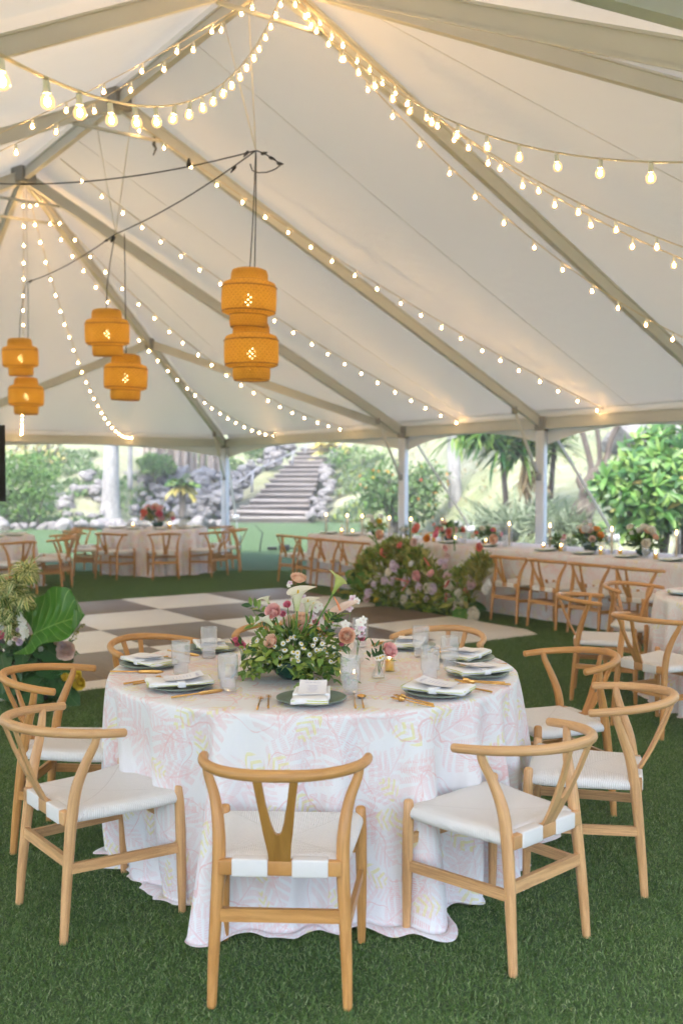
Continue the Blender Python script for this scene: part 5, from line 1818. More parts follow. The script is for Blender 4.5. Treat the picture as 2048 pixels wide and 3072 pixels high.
# ------------------------------------------------------------------ flower bed on the floor in front of the long table
def meadow():
    rs = np.random.RandomState(77)
    a, b = Vector((.36, 13.03, 0)), Vector((1.72, 11.50, 0))
    ax = (b - a)
    nrm = Vector((ax.y, -ax.x, 0)).normalized()
    if nrm.y > 0:
        nrm = -nrm                       # toward us
    th = thing('floor_flower_bed', 'long bank of mixed flowers and foliage on the grass in front of the long table', 'flower arrangement', tuple((a + b) / 2))
    o0 = Vector(th.location)
    def pt(t, depth, z):                 # t along 0..1, depth toward us
        return a + ax * t + nrm * depth + Vector((0, 0, z)) - o0
    def hmax(t):
        return .58 + .22 * math.exp(-((t - .30) / .22) ** 2) + .12 * math.exp(-((t - .97) / .10) ** 2) - .16 * math.exp(-((t - .70) / .14) ** 2)
    def shell(t, f):                     # f 0 at the grass, 1 at the crest
        H = hmax(t)
        z = H * math.sin(f * PI / 2)
        d = .34 * math.cos(f * PI / 2) + .02
        return d, z
    def cloud(nm, n, mats, L, W, tr=(0, 1), fr=(0, 1), up=.3, tuft=1, sect=None, probs=None):
        P, D, N = [], [], []
        m = n // tuft
        for i in range(m):
            t = rs.uniform(*tr); f = rs.uniform(*fr)
            d, z = shell(t, f)
            d *= rs.uniform(.55, 1.08); z *= rs.uniform(.85, 1.05)
            c = np.array(pt(t, d, z))
            out = np.array(nrm) * math.cos(f * PI / 2) + np.array([0, 0, 1.0]) * math.sin(f * PI / 2)
            for k in range(tuft):
                dd = out + rs.normal(0, .65, 3) + np.array([0, 0, up])
                P.append(c + rs.normal(0, .015, 3)); D.append(dd); N.append(np.array([0, 0, 1.0]) + rs.normal(0, .5, 3))
        P, D, N = np.array(P), np.array(D), np.array(N)
        k = len(P)
        kw = {'sect': sect} if sect else {}
        o = obj(nm, leaf_mesh(nm, P, D, N, rs.uniform(*L, k), rs.uniform(*W, k), [M[x] for x in mats], rs.choice(len(mats), k, p=probs), **kw), th)
        o['kind'] = 'stuff'
    cloud('undergrowth', 800, ('leaf_lime', 'leaf_olive', 'leaf_mid'), (.09, .17), (.02, .04), fr=(0, .9), up=.1)
    cloud('tufted_foliage', 2600, ('leaf_olive', 'leaf_lime', 'leaf_mid'), (.07, .13), (.008, .015), fr=(.15, 1), up=.4, tuft=9, probs=[.3, .45, .25])
    cloud('variegated_foliage', 700, ('variegated', 'leaf_olive'), (.08, .14), (.009, .014), tr=(.2, .6), fr=(.5, 1.0), up=.6, tuft=10, probs=[.55, .45])
    cloud('crest_foliage', 900, ('leaf_olive', 'variegated'), (.06, .12), (.008, .013), tr=(.93, 1.03), fr=(.3, 1.0), up=.5, tuft=9, probs=[.75, .25])
    cloud('low_foliage', 420, ('leaf_lime', 'leaf_mid'), (.08, .15), (.012, .020), fr=(0, .25), up=0, tuft=7)
    # broad dark leaves at both feet
    for t, d, z, L, dr in ((.02, .22, .22, .30, (-.5, -.4, .25)), (.02, .28, .10, .30, (-.6, -.5, .1)), (.04, .30, .30, .26, (-.3, -.6, .4)), (.62, .42, .06, .30, (.2, -.8, .05)), (.72, .44, .05, .32, (.5, -.8, .1)), (.50, .42, .05, .26, (-.2, -.9, .1)), (.93, .36, .12, .26, (.6, -.6, .2)), (.30, .42, .05, .25, (-.3, -.9, .05))):
        obj('leaf', leaf_mesh('leaf', np.array([pt(t, d - .1, z)]), np.array([dr]), np.array([[0, -.6, .8]]), L, L * .36, M['leaf_dark'], sect=((0, .2), (.12, .75), (.4, 1), (.75, .65), (1, .03)), droop=.3), th)
    for t, f in ((-.01, .5), (.93, .12), (.10, .42)):
        d, z = shell(t, f)
        obj('leaf', leaf_mesh('leaf', np.array([pt(t, d + .04, z)]), np.array([[.1, -.5, -.8]]), np.array([[0, -1.0, .3]]), .24, .085, M['big_leaf'], sect=((0, .4), (.15, .9), (.4, 1), (.75, .65), (1, .03)), droop=.1), th)
    # blooms measured from the photograph: crop coordinates, colour, size
    sc, ox, oy = 440 / 1568, 1060, 1560
    blooms = [(230, 680, 'lilac', 1.0), (340, 655, 'lilac', 1.2), (410, 655, 'lilac', 1.0), (165, 780, 'lilac', 1.1), (425, 480, 'lilac', 1.2), (450, 515, 'lilac', 1.1), (570, 665, 'lilac', 1.3), (855, 740, 'lilac', 1.4), (705, 720, 'lilac', 1.1), (800, 730, 'cream', 1.3), (1050, 700, 'cream', 1.7),
              (1130, 800, 'cream', 1.3), (1140, 890, 'cream', 1.6), (1295, 1015, 'cream', 1.8), (680, 600, 'pink', 1.4), (665, 830, 'pink', 1.2), (830, 575, 'pink', 1.0), (1015, 600, 'mauve', 1.3), (1205, 750, 'coral', .8), (985, 300, 'pink', .8), (1350, 290, 'coral', 1.1), (675, 95, 'coral', 1.5), (885, 155, 'rose', 1.2), (1025, 165, 'coral', .9), (790, 200, 'orange', 1.2),
              (495, 275, 'coral', 1.0), (305, 325, 'coral', .8), (1505, 205, 'peach', 1.2), (285, 160, 'peach', 1.3), (250, 850, 'yellow', .8), (1265, 690, 'mauve', 1.2), (1100, 960, 'mauve', 1.1), (1235, 620, 'lilac', 1.0), (1450, 690, 'white', 1.2), (1420, 740, 'white', 1.1), (1150, 490, 'white', .9), (1180, 530, 'white', .9), (620, 470, 'white', .8), (930, 450, 'lilac', .8), (540, 850, 'cream', 1.1), (140, 845, 'mauve', .9), (1010, 810, 'mauve', .9), (780, 850, 'lilac', .9), (380, 560, 'cream', 1.1), (430, 800, 'cream', 1.0), (990, 440, 'lilac', .8), (980, 500, 'mauve', .8), (600, 760, 'cream', .9), (1130, 640, 'blush', 1.0), (1000, 380, 'blush', .8), (650, 240, 'blush', 1.0)]
    for cx, cy, k, s in blooms:
        px, py = ox + cx * sc, oy + cy * sc
        t = (cx - 60) / 1400
        # intersect the sight line with the bank's face
        c0 = a + ax * t
        best = None
        for f in np.linspace(0, 1, 24):
            d, z = shell(t, f)
            q = c0 + nrm * (d + .05)
            w = at(px, py, q.y - .20)
            e_ = abs(w.z - z)
            if best is None or e_ < best[0]:
                best = (e_, w)
        w = best[1]
        obj('bloom', ROS[k], th, w - o0, orient(Vector(nrm) + Vector((0, 0, .35)) + Vector(rs.normal(0, .25, 3)), rs.uniform(0, 6)), s * (1.25 if k in ('coral', 'rose', 'orange') else 1.45))
    mb = MB()
    for (x0, y0), (x1, y1) in (((1065, 20), (1080, 330)), ((205, 40), (275, 380)), ((610, 10), (605, 200)), ((1345, 290), (1330, 420)), ((160, 160), (260, 260))):
        w0, w1 = at(ox + x0 * sc, oy + y0 * sc, 12.2), at(ox + x1 * sc, oy + y1 * sc, 12.2)
        mb = MB()
        mb.tube([w0 - o0, w1 - o0], .009, 6)
        mb.obj('stem', M['stem'], th)
    # coral twigs
    for i in range(6):
        t = rs.uniform(0, 1); d, z = shell(t, rs.uniform(.2, .9))
        q = pt(t, d + .06, z)
        mb = MB()
        mb.tube([q, q + Vector(rs.normal(0, .07, 3)), q + Vector(rs.normal(0, .11, 3))], [.010, .012, .004], 5)
        mb.obj('twig', M['coral'], th)
meadow()

# ------------------------------------------------------------------ flowers at the foot of the loudspeaker
def left_flowers():
    rs = np.random.RandomState(5)
    Y0 = 7.0
    base = Vector((-2.35, Y0, 0))
    th = thing('corner_flowers', 'floor arrangement with variegated foliage and one huge leaf at the left edge', 'flower arrangement', tuple(base))
    K = lambda cx, cy, dy=0.0: at(cx * 300 / 1440, 1660 + cy * 300 / 1440, Y0 + dy) - base
    # variegated clump: leaves curling off several arching stems
    P, D, N = [], [], []
    for path, n, rad in ((((330, 180), (430, 260), (300, 330), (180, 520), (120, 760)), 240, 55), (((160, 380), (60, 560), (20, 760), (0, 900)), 180, 60), (((260, 560), (240, 700), (160, 900), (150, 1100)), 190, 60), (((380, 620), (330, 700)), 60, 60)):
        for i in range(n):
            u = rs.rand() * (len(path) - 1)
            k = min(int(u), len(path) - 2); f = u - k
            cx = path[k][0] * (1 - f) + path[k + 1][0] * f + rs.normal(0, rad * .55)
            cy = path[k][1] * (1 - f) + path[k + 1][1] * f + rs.normal(0, rad * .5)
            P.append(K(cx, cy, rs.normal(-.05, .09)))
            out = Vector((rs.normal(.25, .75), rs.normal(-.5, .5), rs.normal(.25 if cy < 600 else -.15, .45)))
            D.append(out); N.append(Vector((rs.normal(0, .4), -.4, 1)))
    n = len(P)
    o = obj('variegated_foliage', leaf_mesh('variegated_foliage', np.array(P), np.array(D), np.array(N), rs.uniform(.075, .115, n), rs.uniform(.011, .0165, n), M['variegated'], droop=.45, fold=.3), th)
    o['kind'] = 'stuff'
    # the huge leaf: wavy arrow shape, lying open toward us
    c0 = K(480, 1170, -.10)
    tipv = K(1100, 820, -.22)
    ax = tipv - c0
    up = Vector((-.25, -.75, .6)).normalized()
    sd = ax.cross(up).normalized()
    un = sd.cross(ax).normalized()
    def fn(u, v):
        x = (u - .5) * 2
        vv = -.16 * (abs(x) ** 1.3) * (1 - v) + v
        w = (.62 * (math.sin(PI * min(.30 + v * .42 + .28 * max(0, v - .9) / .1, 1)) ** .75)) * ax.length * .95
        wave = .030 * math.sin(v * 11 + (2 if x > 0 else 0)) * x * x
        return c0 + ax * vv + sd * x * w * (1 if x < 0 else .92) + un * (.10 * x * x - .09 * v * v + wave)
    mb = MB(); mb.grid(fn, 22, 26); mb.obj('leaf', M['big_leaf'], th)
    mb = MB(); mb.tube([c0, K(430, 1290, -.06), K(420, 1400, 0)], [.008, .009, .009], 8); mb.obj('stem', M['leaf_lime'], th)
    # dark broad leaves below
    for (x0, y0), (x1, y1), w in (((520, 1250), (820, 1480), .10), ((450, 1350), (300, 1750), .085), ((600, 1500), (900, 1700), .12), ((400, 1600), (700, 1900), .13), ((700, 1700), (960, 1960), .10), ((60, 1600), (20, 1950), .10), ((100, 1780), (120, 2060), .11), ((500, 1800), (420, 1980), .1), ((860, 1900), (1100, 2150), .07), ((300, 1900), (560, 2080), .09), ((350, 1300), (320, 1560), .07), ((20, 1450), (60, 1700), .08)):
        b_, t_ = K(x0, y0, .05), K(x1, y1, -.06)
        d = t_ - b_
        obj('leaf', leaf_mesh('leaf', np.array([b_]), np.array([d]), np.array([[-.1, -.8, .6]]), d.length * 1.15, w, M['leaf_dark'], sect=((0, .25), (.15, .8), (.4, 1), (.75, .7), (1, .03)), droop=.15, fold=.2), th)
    n = 260
    P = np.array([K(rs.uniform(0, 1000), rs.uniform(1350, 2050), rs.uniform(0, .2)) for _ in range(n)])
    o = obj('undergrowth', leaf_mesh('undergrowth', P, rs.normal(0, 1, (n, 3)), np.array([0, -.4, 1.0]) + rs.normal(0, .4, (n, 3)), rs.uniform(.08, .16, n), rs.uniform(.02, .045, n), M['leaf_dark']), th)
    o['kind'] = 'stuff'
    for cx, cy, k, s in ((955, 1400, 'blush', 1.9), (900, 1330, 'lilac', .9), (820, 1290, 'blush', .6), (290, 1280, 'lilac', .7), (280, 1105, 'lilac', .6), (150, 1290, 'white', .5), (230, 1240, 'blush', .6), (0, 1180, 'rose', .9), (20, 1060, 'white', .6), (590, 1380, 'white', .5), (1090, 1770, 'yellow', 1.3), (1150, 1875, 'yellow', 1.25), (940, 1780, 'yellow', .8)):
        obj('bloom', ROS[k], th, K(cx, cy, -.14), orient(Vector((.1, -.9, .3)) + Vector(rs.normal(0, .2, 3)), rs.uniform(0, 6)), s)
    # spike of small white florets
    for i in range(26):
        f = rs.rand()
        cx, cy = 275 + 100 * f + rs.normal(0, 28), 870 + 340 * f
        obj('floret', ORCHW, th, K(cx, cy, -.16 + rs.normal(0, .02)), orient(Vector((rs.normal(0, .4), -.9, rs.normal(.2, .3))), rs.uniform(0, 6)), rs.uniform(.8, 1.1))
    mb = MB()
    mb.tube([K(1030, 1240, -.1), K(1090, 1120, -.1), K(1190, 1020, -.1)], .003, 5)
    mb.obj('thin_stem', M['stem'], th)
    P = np.array([K(1040 + 150 * f + rs.normal(0, 18), 1230 - 200 * f + rs.normal(0, 18), -.1) for f in rs.rand(26)])
    obj('twig_leaves', leaf_mesh('twig_leaves', P, rs.normal(0, 1, (26, 3)), rs.normal(0, 1, (26, 3)), .022, .006, M['leaf_olive']), th)['kind'] = 'stuff'
left_flowers()
# ------------------------------------------------------------------ loudspeaker on its tripod at the left edge
M['cabinet'] = simple('speaker_cabinet', (.016, .016, .017), .6, 0, .2, 40, .2)
M['grille'] = simple('speaker_grille', (.010, .010, .010), .5, .5, .3, 300, .5)
sx, sy = -2.66, 7.42
sp = thing('loudspeaker', 'black loudspeaker cabinet cut off at the left edge below the tent eave', 'loudspeaker', (sx, sy, 1.43), R(20))
mb = MB()
mb.add([(-.16, -.15, 0), (.16, -.15, 0), (.11, .16, 0), (-.11, .16, 0), (-.16, -.15, .56), (.16, -.15, .56), (.11, .16, .56), (-.11, .16, .56)], [(3, 2, 1, 0), (4, 5, 6, 7), (0, 1, 5, 4), (1, 2, 6, 5), (2, 3, 7, 6), (3, 0, 4, 7)], 0, False)
mb.obj('cabinet', M['cabinet'], sp)
mb = MB(); mb.box((-.15, -.162, .015), (.15, -.152, .545), bevel=.004); mb.obj('grille', M['grille'], sp)
mb = MB(); mb.box((-.06, -.03, .56), (.06, .0, .575), bevel=.005); mb.obj('handle', M['cabinet'], sp)
st = thing('speaker_stand', 'black tripod stand under the loudspeaker, one leg ending in the grass', 'speaker stand', (sx, sy, 0))
mb = MB(); mb.tube([(0, 0, .12), (0, 0, 1.43)], .018, 10); mb.obj('pole', M['black'], st)
mb = MB(); mb.tube([(0, 0, .44), (0, 0, .54)], .034, 12); mb.obj('collar', M['black'], st)
ft = gz(145, 2106, 0)
for k in range(3):
    d = Vector((ft.x - sx, ft.y - sy, 0))
    d = Matrix.Rotation(k * 2 * PI / 3, 3, 'Z') @ d
    mb = MB(); mb.beam(Vector((0, 0, .54)) + d * .06, d + Vector((0, 0, .035)), .03, .03, up=(0, 0, 1)); mb.obj('leg', M['black'], st)
    mb = MB(); mb.beam(Vector((0, 0, .16)), d * .52 + Vector((0, 0, .28)), .02, .012); mb.obj('brace', M['black'], st)

# small garden bits on the open lawn
q = gz(782, 1655, 0)
mb = MB(); mb.tube([(-.02, 0, 0), (.0, 0, .18), (.05, 0, .42)], [.016, .014, .012], 6, roundcap=True)
mb.tube([(.05, 0, .42), (-.03, 0, .48), (-.12, 0, .60)], .006, 5)
tag(mb.obj('garden_stake', M['dark_metal'], None, loc=tuple(q)), 'dark stake stuck in the open lawn below the stone stairs', 'stake')
q = gz(842, 1652, 0)
mb = MB()
mb.box((-.30, -.05, .02), (-.08, .05, .09), bevel=.015); mb.box((-.04, -.08, .0), (.2, .08, .14), bevel=.03); mb.tube([(.2, 0, .06), (.34, .05, .03), (.5, 0, .02)], .02, 6)
tag(mb.obj('ground_spotlight', M['black'], None, loc=tuple(q)), 'black spotlight lying on the lawn behind the long table chairs', 'spotlight')
# ------------------------------------------------------------------ garden behind the tent
def _bg_mats():
    t = NT('pale_rock')
    co = t.coord('Object')
    oi = t.n('ObjectInfo').outputs['Random']
    n1 = t.noise(co, 5, 5, .65)
    n2 = t.noise(co, 1.4, 4, .6)
    c = t.mix(t.ramp(n1, [(.32, 0), (.62, 1)]), (.05, .046, .046), (.30, .288, .288))
    c = t.mix(t.math('MULTIPLY', oi, .5), c, (.32, .305, .295))
    c = t.mix(t.math('MULTIPLY', t.ramp(n2, [(.55, 0), (.7, 1)]), .5), c, (.13, .15, .07))
    M['rock'] = t.done(t.pbr(c, .9, 0, .2, t.bump(n1, .9, .08)))
    M['step'] = simple('weathered_step', (.27, .245, .225), .9, 0, .3, 3, .6)
    M['rail_metal'] = simple('weathered_rail', (.34, .34, .36), .6)
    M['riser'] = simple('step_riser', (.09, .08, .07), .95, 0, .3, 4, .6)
    def bark(nm, a, b, sc):
        t = NT(nm)
        co = t.coord('Object')
        n1 = t.noise(t.scaled(co, sc), 1.0, 5, .65)
        c = t.mix(t.ramp(n1, [(.3, 0), (.7, 1)]), a, b)
        return t.done(t.pbr(c, .9, 0, .15, t.bump(n1, .8, .04)))
    M['palm_bark'] = bark('pale_palm_bark', (.20, .19, .19), (.44, .43, .42), (6, 6, 3))
    M['root_bark'] = bark('aerial_root_bark', (.30, .24, .19), (.58, .50, .43), (10, 10, 1.2))
    M['grey_bark'] = bark('gnarled_bark', (.06, .05, .043), (.19, .16, .135), (5, 5, 2))
    M['hedge'] = leafy('hedge_leaf', [(0, (.05, .13, .03)), (.5, (.11, .24, .05)), (1, (.22, .36, .09))], .45, .35)
    M['shrub'] = leafy('shrub_leaf', [(0, (.06, .12, .045)), (.5, (.13, .22, .08)), (1, (.26, .34, .16))], .5, .35)
    M['broad'] = leafy('broad_leaf', [(0, (.03, .10, .03)), (.5, (.10, .24, .05)), (1, (.30, .44, .12))], .35, .3)
    M['banana'] = leafy('palm_leaf', [(0, (.03, .10, .03)), (.5, (.09, .21, .045)), (1, (.30, .38, .08))], .4, .3)
    M['spiky'] = leafy('spiky_leaf', [(0, (.14, .20, .12)), (.5, (.24, .30, .19)), (1, (.40, .44, .31))], .5, .3)
    M['golden'] = leafy('golden_leaf', [(0, (.48, .36, .10)), (.5, (.60, .52, .16)), (1, (.42, .44, .14))], .5, .3)
    M['dry'] = leafy('dry_leaf', [(0, (.24, .16, .08)), (.5, (.36, .26, .14)), (1, (.46, .36, .20))], .8, .2)
_bg_mats()

def _rock_mesh(seed):
    rs = random.Random(seed)
    bm = bmesh.new()
    bmesh.ops.create_icosphere(bm, subdivisions=2, radius=.5)
    sc = Vector((rs.uniform(.8, 1.3), rs.uniform(.7, 1.1), rs.uniform(.55, .9)))
    for v in bm.verts:
        n = _ns.noise(v.co * 2.3 + Vector((seed * 7.1, 0, 0))) * .30 + _ns.noise(v.co * 5 + Vector((0, seed * 3.3, 0))) * .12
        v.co = Vector([v.co[i] * sc[i] for i in range(3)]) * (1 + n)
    me = bpy.data.meshes.new('rock')
    bm.to_mesh(me); bm.free()
    me.materials.append(M['rock'])
    return me
ROCKS = [_rock_mesh(i) for i in range(9)]
_rr = random.Random(9)

def ground_z(x, y):
    return max(0.0, hill_z(x, y))

def rocks(name, label, pts, group=None):
    q0 = Vector(pts[0][0])
    th = thing(name, label, 'rocks', tuple(q0), 0, group)
    for p_, s in pts:
        obj('rock', ROCKS[_rr.randrange(9)], th, Vector(p_) - q0, (_rr.uniform(-.5, .5), _rr.uniform(-.5, .5), _rr.uniform(0, 6.28)), (s * _rr.uniform(.8, 1.25), s * _rr.uniform(.8, 1.2), s * _rr.uniform(.75, 1.15)))
    return th

# kerb of boulders at the edge of the lawn, left
pts = []
for i in range(46):
    x = -12.2 + i * .185 + _rr.uniform(-.06, .06)
    s = _rr.uniform(.20, .70)
    pts.append(((x, 31.6 + _rr.uniform(-.35, .35) + (i / 46) * 1.2, .02 + .14 * _rr.random()), s))
rocks('boulder_kerb', 'low row of pale boulders edging the lawn on the left', pts)
# rubble wall between the palm trunk and the stairs
pts = []
for i in range(300):
    px, py = _rr.uniform(345, 720), 1570 - 165 * _rr.random() ** .8
    lim = 1412 + max(0, (px - 600)) * .05
    if py < lim: py = lim + _rr.uniform(0, 20)
    Y = 37.2 + (1566 - py) / 160 * 4.2 + _rr.uniform(-.3, .3)
    if px > 560 and py > 1520 and px > 660: Y += .8
    q = at(px, py, Y)
    pts.append((tuple(q), _rr.choice((.14, .18, .25, .3, .4, .55))))
rocks('rubble_wall', 'steep wall of loose pale stones left of the stone stairs', pts)
# stones on the bank behind the hedge
pts = []
for px, py, s in ((150, 1500, .5), (180, 1492, .9), (190, 1520, .8), (165, 1525, .6), (200, 1545, .5), (265, 1420, .6), (258, 1428, .5), (250, 1465, .5), (225, 1470, .5), (285, 1478, .4), (290, 1470, .5), (240, 1545, .4), (280, 1555, .5), (130, 1540, .4), (210, 1490, .55), (300, 1500, .4), (320, 1540, .5), (110, 1570, .4), (300, 1450, .5), (172, 1468, .4), (192, 1508, .7)):
    pts.append((tuple(at(px, py, 34.6 + (1560 - py) / 160 * 4.0)), s))
rocks('bank_stones', 'scattered pale stones on the green bank right of the clipped hedge', pts)

# stone stairs
st0, st1 = Vector((-2.72, 36.9, 0)), Vector((-1.28, 46.2, 0))
stairs = thing('stone_stairs', 'long flight of weathered stone stairs climbing the hill', 'stairs', tuple(st0))
NST = 15
for i in range(NST):
    t = i / (NST - 1)
    c = st0.lerp(st1, t)
    w = 2.75 * (1 - t) + 1.25 * t
    if i < 3: w *= 1.0 + .08 * (3 - i)
    z = .20 + i * .205
    run = (st1 - st0).length / NST
    mb = MB()
    Mx = Matrix.Translation(c - st0) @ Matrix.Rotation(-math.atan2(st1.x - st0.x, st1.y - st0.y) * .6, 4, 'Z')
    mb.box((-w / 2, -.04, z - .075), (w / 2, run + .1, z), 0, Mx, bevel=.02)
    for vi in range(len(mb.v)):
        v_ = Vector(mb.v[vi]); mb.v[vi] = tuple(v_ + Vector((_ns.noise(v_ * 2.1 + Vector((i, 0, 0))) * .14, _ns.noise(v_ * 1.7 + Vector((0, i, 0))) * .12, _ns.noise(v_ * 1.3 + Vector((0, 0, i))) * .05)))
    s_ = mb.obj('step', M['step'], stairs)
    mb = MB(); mb.box((-w / 2 + .03, 0, z - .34), (w / 2 - .03, run, z - .076), 0, Mx); mb.obj('riser', M['riser'], s_)
# stones flanking the stairs
pts = []
for i in range(120):
    t = _rr.random()
    c = st0.lerp(st1, t)
    w = (2.75 * (1 - t) + 1.25 * t) / 2
    pts.append(((c.x - w - .25 - _rr.uniform(0, .7) - .5 * (1 - t), c.y + _rr.uniform(-.3, .3), .2 + t * 2.9 + _rr.uniform(-.1, .45)), _rr.uniform(.22, .5)))
rocks('stair_wall', 'pale boulders banked along the left side of the stairs', pts)
pts = []
for i in range(60):
    t = _rr.random() ** 1.3
    c = st0.lerp(st1, t)
    w = (2.75 * (1 - t) + 1.25 * t) / 2
    pts.append(((c.x + w + .2 + _rr.uniform(0, .5), c.y + _rr.uniform(-.3, .3), .15 + t * 2.95 + _rr.uniform(-.1, .2)), _rr.uniform(.25, .5)))
rocks('stair_edge_stones', 'smaller stones edging the right side of the stairs', pts)
# handrail
hr = thing('handrail', 'pale metal handrail rising along the left of the stairs', 'handrail', tuple(at(720, 1480, 38.5)))
h0 = Vector(hr.location)
mb = MB(); mb.tube([at(715, 1448, 38.4) - h0, at(765, 1410, 40.0) - h0, at(850, 1372, 42.5) - h0, at(925, 1332, 45.0) - h0], .028, 8); mb.obj('rail', M['rail_metal'], hr)
for px, py0, py1, Y in ((759, 1412, 1478, 39.9), (880, 1352, 1395, 43.5), (918, 1335, 1362, 45)):
    mb = MB(); mb.tube([at(px, py0, Y) - h0, at(px - 4, py1, Y) - h0], .05, 8); mb.obj('post', M['rail_metal'], hr)

# ---------------- trunks
def trunk(mb, path, rad, n=12):
    p_ = _arc(path, 6)
    m = len(p_)
    mb.tube(p_, [float(np.interp(i / (m - 1), np.linspace(0, 1, len(rad)), rad)) for i in range(m)], n)
def palm_crown(th, top, n, L, mat, seed, W=.05, drop=1.0, per=26):
    rs = np.random.RandomState(seed)
    P, D, N = [], [], []
    mb = MB()
    for i in range(n):
        a = i * 2.399
        el = rs.uniform(.1, 1.1)
        d = Vector((math.cos(a) * math.cos(el), math.sin(a) * math.cos(el), math.sin(el)))
        pts = [Vector(top) + d * L * t - Vector((0, 0, drop * L * .6 * t * t)) for t in np.linspace(0, 1, 9)]
        mb.tube(pts, [.02 * L] + [.012 * L] * 7 + [.004 * L], 5)
        for k in range(per):
            t = .12 + .88 * k / per
            c = Vector(top) + d * L * t - Vector((0, 0, drop * L * .6 * t * t))
            tn = (d - Vector((0, 0, drop * 1.2 * t))).normalized()
            sd = tn.cross(Vector((0, 0, 1))).normalized()
            for s in (-1, 1):
                P.append(c); D.append(tn * .5 + sd * s + Vector((0, 0, -.25))); N.append(Vector((0, 0, 1)) + sd * s * .4)
    k = len(P)
    mb.obj('frond_rib', M['leaf_lime'], th)
    o = obj('crown', leaf_mesh('crown', np.array(P), np.array(D), np.array(N), rs.uniform(.25, .36, k) * L, W * L, mat, sect=((0, .5), (.4, 1), (1, .05)), droop=.3), th)
    return o

def at_ground(px, py, Y):
    return at(px, py, Y)
b = at(330, 1543, 35.2); b.z -= .2
th = thing('royal_palm', 'thick pale palm trunk rising behind the far round table', 'palm tree', tuple(b))
mb = MB(); trunk(mb, [(0, 0, -.2), (.03, 0, .6), (.05, 0, 1.4), (.08, 0, 3.2), (.1, 0, 7.0), (.1, 0, 10.5)], [.42, .33, .29, .25, .23, .18], 18); mb.obj('trunk', M['palm_bark'], th)
palm_crown(th, (.1, 0, 10.6), 16, 3.2, M['banana'], 3)
b = at(390, 1420, 38.0)
th = thing('slim_palm', 'slim pale palm trunk right of the thick one', 'palm tree', tuple(b))
mb = MB(); trunk(mb, [(0, 0, -.6), (.02, 0, 1), (.03, 0, 4), (.05, 0, 8)], [.10, .09, .08, .07]); mb.obj('trunk', M['palm_bark'], th)
palm_crown(th, (.05, 0, 8), 12, 2.0, M['banana'], 4)
b = at(1365, 1500, 30.5)
th = thing('grey_palm', 'pale grey trunk behind the flowering shrub, right of the second tent pole', 'palm tree', tuple(b))
mb = MB(); trunk(mb, [(0, 0, -.8), (-.03, 0, .8), (-.1, 0, 2.5), (-.15, 0, 6), (-.15, 0, 9)], [.22, .19, .18, .17, .15]); mb.obj('trunk', M['palm_bark'], th)
palm_crown(th, (-.15, 0, 9), 14, 2.6, M['banana'], 5)

# aerial roots above the rubble wall
b = at(540, 1425, 42.5)
th = thing('banyan_roots', 'curtain of pale upright aerial roots on top of the rubble wall', 'tree roots', tuple(b))
for i in range(62):
    px = 425 + 245 * (i + _rr.uniform(-.5, .5)) / 62
    Y = 42.5 + _rr.uniform(-.8, .8)
    lo = at(px + _rr.uniform(-6, 6), 1432 + _rr.uniform(-18, 8), Y) - b
    hi = at(px + _rr.uniform(-10, 10), 1300 + _rr.uniform(-8, 8), Y) - b
    mb = MB()
    r_ = _rr.uniform(.035, .10)
    trunk(mb, [lo, lo.lerp(hi, .4) + Vector((_rr.uniform(-.08, .08), 0, 0)), hi], [r_ * .8, r_, r_ * .9], 7)
    mb.obj('root', M['root_bark'], th)

# ---------------- leafy masses
def leaf_blob(th, nm, ells, n, mats, L, W, seed, probs=None, up=.25, sect=None, droop=.2, shellb=.45, normalz=.8):
    """foliage through a set of ellipsoids (centre, radii), denser toward the outside"""
    rs = np.random.RandomState(seed)
    vol = np.array([e_[1][0] * e_[1][2] for e_ in ells]); vol = vol / vol.sum()
    idx = rs.choice(len(ells), n, p=vol)
    cen = np.array([e_[0] for e_ in ells])[idx]; rad = np.array([e_[1] for e_ in ells])[idx]
    dirs = rand_dirs(rs, n)
    rr = shellb + (1 - shellb) * rs.rand(n) ** .6
    rr *= 1 + .18 * np.sin(dirs[:, 0] * 7 + idx) * np.sin(dirs[:, 2] * 6 + 1.3 * idx)
    P = cen + dirs * rad * rr[:, None]
    D = dirs * .9 + rs.normal(0, .6, (n, 3)) + np.array([0, 0, up])
    N = dirs * .6 + np.array([0, 0, normalz]) + rs.normal(0, .35, (n, 3))
    kw = {'sect': sect} if sect else {}
    return obj(nm, leaf_mesh(nm, P, D, N, rs.uniform(*L, n), rs.uniform(*W, n), [M[m] for m in mats], rs.choice(len(mats), n, p=probs), droop=droop, **kw), th)

b = at(60, 1585, 32.6); b.z = 0
th = thing('clipped_hedge', 'dense clipped green hedge at the left edge behind the loudspeaker', 'hedge', tuple(b))
leaf_blob(th, 'foliage', [((-.35 + .55 * i, .0 + .3 * (i % 2), 1.35 + .65 * j), (.55, .8, .5)) for i in range(-2, 3) for j in (0, 1)] + [((-.9 + .7 * i, .2, .7), (.6, .8, .55)) for i in range(3)], 5200, ('hedge', 'leaf_mid'), (.09, .16), (.025, .045), 11, [.8, .2], shellb=.6)
for i in range(6):
    mb = MB(); x = -1.2 + .35 * i
    trunk(mb, [(x, 0, -.1), (x + .1, 0, .5), (x + _rr.uniform(-.3, .4), 0, 1.3)], [.05, .04, .02], 7); mb.obj('trunk', M['grey_bark'], th)
b = at(120, 1400, 40)
th = thing('dry_shrub', 'thin shrub with yellow leaves above the clipped hedge', 'shrub', tuple(b))
leaf_blob(th, 'foliage', [((0, 0, .5), (1.2, .6, .5)), ((-1.0, 0, .6), (.7, .5, .4))], 420, ('golden', 'dry', 'shrub'), (.12, .2), (.03, .05), 12, [.5, .2, .3])
